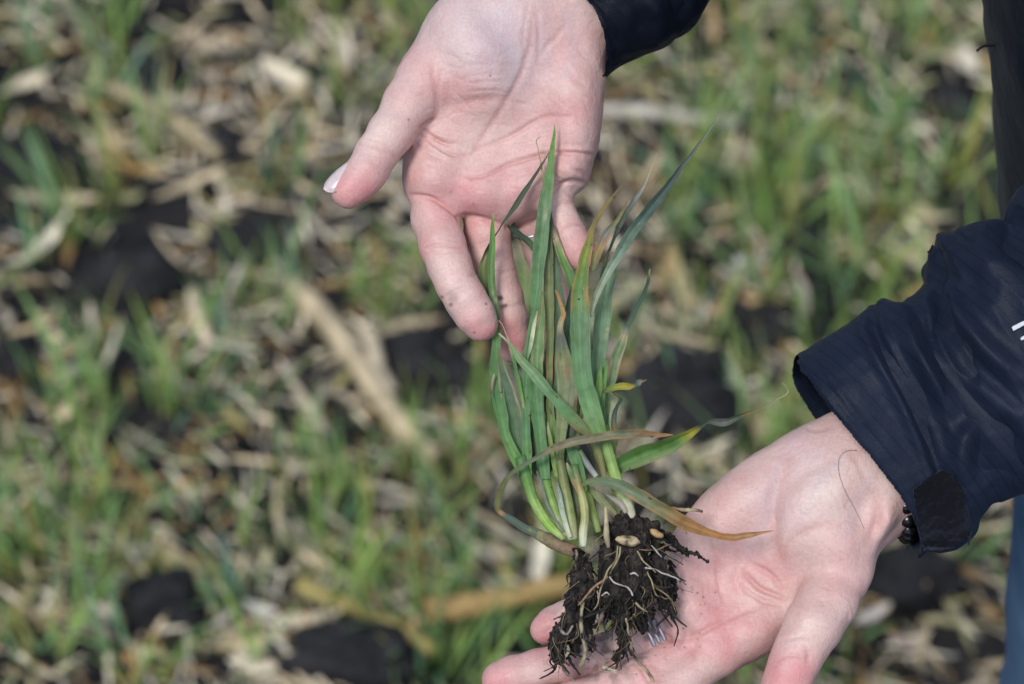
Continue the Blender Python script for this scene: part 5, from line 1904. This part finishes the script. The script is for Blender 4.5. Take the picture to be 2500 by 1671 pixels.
root(B_, [(1506, 1334, 6, .020), (1503, 1362, 6, .021), (1484, 1392, 6, .020), (1470, 1425, 6, .019), (1458, 1470, 4, .016), (1450, 1490, 3, .014)], YR, 1)
root(B_, [(1512, 1334, 6, .020), (1510, 1360, 6, .021), (1500, 1385, 5, .020), (1490, 1402, 4, .018)], YR, 2)
root(A, [(1482, 1408, 9, .019), (1462, 1428, 9, .019), (1438, 1450, 8, .018), (1410, 1480, 5, .017)], RB, 3)
root(A, [(1428, 1468, 9, .015), (1420, 1500, 11, .014), (1418, 1530, 13, .013), (1424, 1560, 12, .010), (1428, 1595, 14, .008), (1420, 1625, 17, .004), (1425, 1650, 4, -.008)], (.36, .31, .2), 4, .5)
root(B_, [(1556, 1344, 5, .017), (1570, 1368, 5, .018), (1592, 1390, 5, .017), (1602, 1400, 4, .016)], YR, 5)
root(B_, [(1574, 1386, 5, .018), (1610, 1396, 5, .018), (1640, 1408, 6, .017), (1659, 1417, 4, .016)], WR, 6, .1)
root(B_, [(1488, 1408, 5, .018), (1505, 1424, 6, .019), (1518, 1432, 5, .019), (1532, 1436, 6, .019), (1545, 1455, 6, .018)], WR, 7, .2)
root(B_, [(1528, 1510, 7, .012), (1536, 1545, 8, .006), (1545, 1590, 9, -.003), (1562, 1622, 10, -.007), (1590, 1655, 10, -.008), (1612, 1695, 7, -.008)], (.42, .34, .2), 8)
root(A, [(1362, 1605, 10, .004), (1378, 1640, 8, -.003), (1398, 1660, 7, -.010), (1418, 1690, 4, -.012)], (.36, .32, .26), 9, .4)
root(B_, [(1582, 1396, 4, .016), (1592, 1430, 5, .016), (1602, 1452, 5, .014), (1622, 1463, 5, .009), (1642, 1465, 3, .004)], YR, 10)
root(B_, [(1590, 1332, 4, .013), (1602, 1346, 6, .015), (1616, 1360, 3, .014)], WR, 11, .1)
root(B_, [(1538, 1402, 6, .019), (1548, 1400, 7, .020), (1558, 1407, 4, .019)], WR, 12, .1)
root(B_, [(1470, 1452, 5, .017), (1480, 1444, 6, .018), (1490, 1452, 3, .017)], WR, 13, .1)
root(B_, [(1560, 1345, 4, .017), (1600, 1342, 5, .015), (1635, 1330, 4, .009), (1645, 1326, 2, .006)], RB, 14)
root(B_, [(1554, 1472, 8, .018), (1566, 1484, 7, .017), (1580, 1494, 4, .014)], YR, 15)
root(B_, [(1622, 1345, 7, .006), (1636, 1360, 8, .004), (1645, 1372, 5, .002)], (.34, .28, .14), 16, .4)
root(A, [(1404, 1345, 8, .014), (1407, 1365, 9, .016), (1408, 1392, 5, .015)], (.28, .22, .15), 17, .4)
root(A, [(1366, 1530, 9, .012), (1372, 1545, 11, .013), (1384, 1548, 8, .013), (1400, 1530, 8, .014)], (.26, .23, .18), 18, .4)
root(A, [(1384, 1575, 10, .008), (1386, 1590, 12, .008), (1382, 1602, 9, .006)], (.5, .46, .32), 19, .2)
root(B_, [(1545, 1520, 3, .006), (1540, 1560, 3, -.004), (1548, 1590, 2, -.008)], RB, 20)
root(A, [(1440, 1565, 3, .004), (1470, 1580, 3, -.006), (1492, 1592, 2, -.012)], RB, 21)
root(B_, [(1460, 1500, 8, .006), (1456, 1515, 9, .005), (1450, 1528, 5, .003)], (.45, .48, .45), 22, .3)
root(A, [(1470, 1625, 3, -.010), (1510, 1605, 4, -.012), (1512, 1590, 3, -.010)], YR, 23)
hA, hB = MB(), MB()
for i in range(520):      # soil coated rootlets hanging through and out of the lumps, and hair roots
    left = i % 5 < 2
    par, Vq, Nq = rr.choice([l for l in LUMP[:2] if (l[0] is plantA) == left])
    k = rr.randrange(len(Vq))
    if Nq[k, 2] < -.2:
        continue
    p0 = Vq[k]
    out = np.array([p0[0] - Vq[:, 0].mean(), p0[1] - Vq[:, 1].mean(), 0.0])
    out /= np.linalg.norm(out) + 1e-9
    hair = i % 3 == 0
    L_ = rr.uniform(.003, .011) * (1.2 if hair else 1)
    dirv = np.array([rr.gauss(0, .35), -1.0, rr.gauss(0, .2)]) + out * rr.uniform(0, .8)
    dirv /= np.linalg.norm(dirv)
    P = [p0 - Nq[k] * .0004, p0 + dirv * L_ * .5 + np.array([rr.gauss(0, 1), 0, rr.gauss(0, 1)]) * L_ * .12, p0 + dirv * L_ + np.array([rr.gauss(0, 1), rr.gauss(0, .5), 0]) * L_ * .3]
    P = crspline(P, 10)
    r0 = rr.uniform(.00012, .0002) if hair else rr.uniform(.0003, .0009)
    g = rr.uniform(.012, .045)
    c = rr.choice([(.22, .16, .09), (.34, .28, .16), (.12, .08, .05)]) if hair else (g * 1.15, g, g * .88)
    tube(hA if left else hB, toW(P), r0 * np.linspace(1, .45, 10), 6, c, rough=.6, seed=i)
tag(hA.build('rootlets', M_CLING, plantA, PA), kind='stuff')
tag(hB.build('rootlets', M_CLING, plantB, PB), kind='stuff')

# ---- grains still attached
def grain(par, x, y, z, lx, ly, rot, col, seed):
    th = np.linspace(0, math.pi, 18)
    ph = np.linspace(0, 2 * math.pi, 24, endpoint=False)
    T, Pp = np.meshgrid(th, ph, indexing='ij')
    d = np.stack([np.cos(T) * (1 + .08 * np.sin(T)), np.sin(T) * np.cos(Pp), np.sin(T) * np.sin(Pp)], -1)
    d = d * (1 + .16 * vnoise(d, 1.9, seed) + .05 * vnoise(d, 6, seed + 2))[..., None]
    d[..., 1] += .12 * np.cos(T) ** 2
    Vq = d.reshape(-1, 3) * np.array([lx, ly, ly * .9]) * PX
    a = math.radians(rot)
    R = np.array([[math.cos(a), math.sin(a), 0], [-math.sin(a), math.cos(a), 0], [0, 0, 1]])
    Vq = Vq @ R + K(x, y, z)
    c = np.array(col) * (1 - .9 * np.clip(fbm(Vq, 450, 3, seed) * 1.4, 0, 1)[:, None])
    o = npmesh('grain', toW(Vq), gridF(18, 24, True), M_ROOT, par, PA if par is plantA else PB, c)
    return o


grain(B_, 1533, 1321, .0180, 28, 12.5, -8, (.46, .36, .21), 1)['label'] = 'larger pale grain husk on the root ball'
grain(B_, 1602, 1303, .0125, 18, 8.5, -30, (.40, .26, .12), 2)['label'] = 'smaller orange grain on the root ball'
grain(B_, 1488, 1634, -.0135, 17, 7, -18, (.55, .5, .36), 3)['label'] = 'pale grain husk hanging by a root on the ring finger'

# ---- a loose hair lying on the lower wrist
mbx = MB()
P = crspline([(2092, 1100, -.001), (2065, 1102, .0015), (2048, 1122, .003), (2049, 1158, .004), (2064, 1200, .0045), (2088, 1245, .003), (2110, 1292, -.001)], 40)
hz = []
fx, fy = pxof(V2)
for x, y, z in P:
    m_ = (np.abs(fx - x) < 7) & (np.abs(fy - y) < 7)
    hz.append(V2[m_, 2].max() + .0004 if m_.any() else z)
hz = np.convolve(np.pad(hz, 2, mode='edge'), np.ones(5) / 5, 'valid')
tube(mbx, toW(np.array([K(p[0], p[1], z) for p, z in zip(P, hz)])), np.full(40, .00008), 5, (.5, .5, .5))
o = mbx.build('hair_strand', M_HAIR)
tag(o, 'thin dark loose hair lying in a loop on the lower wrist', 'hair')
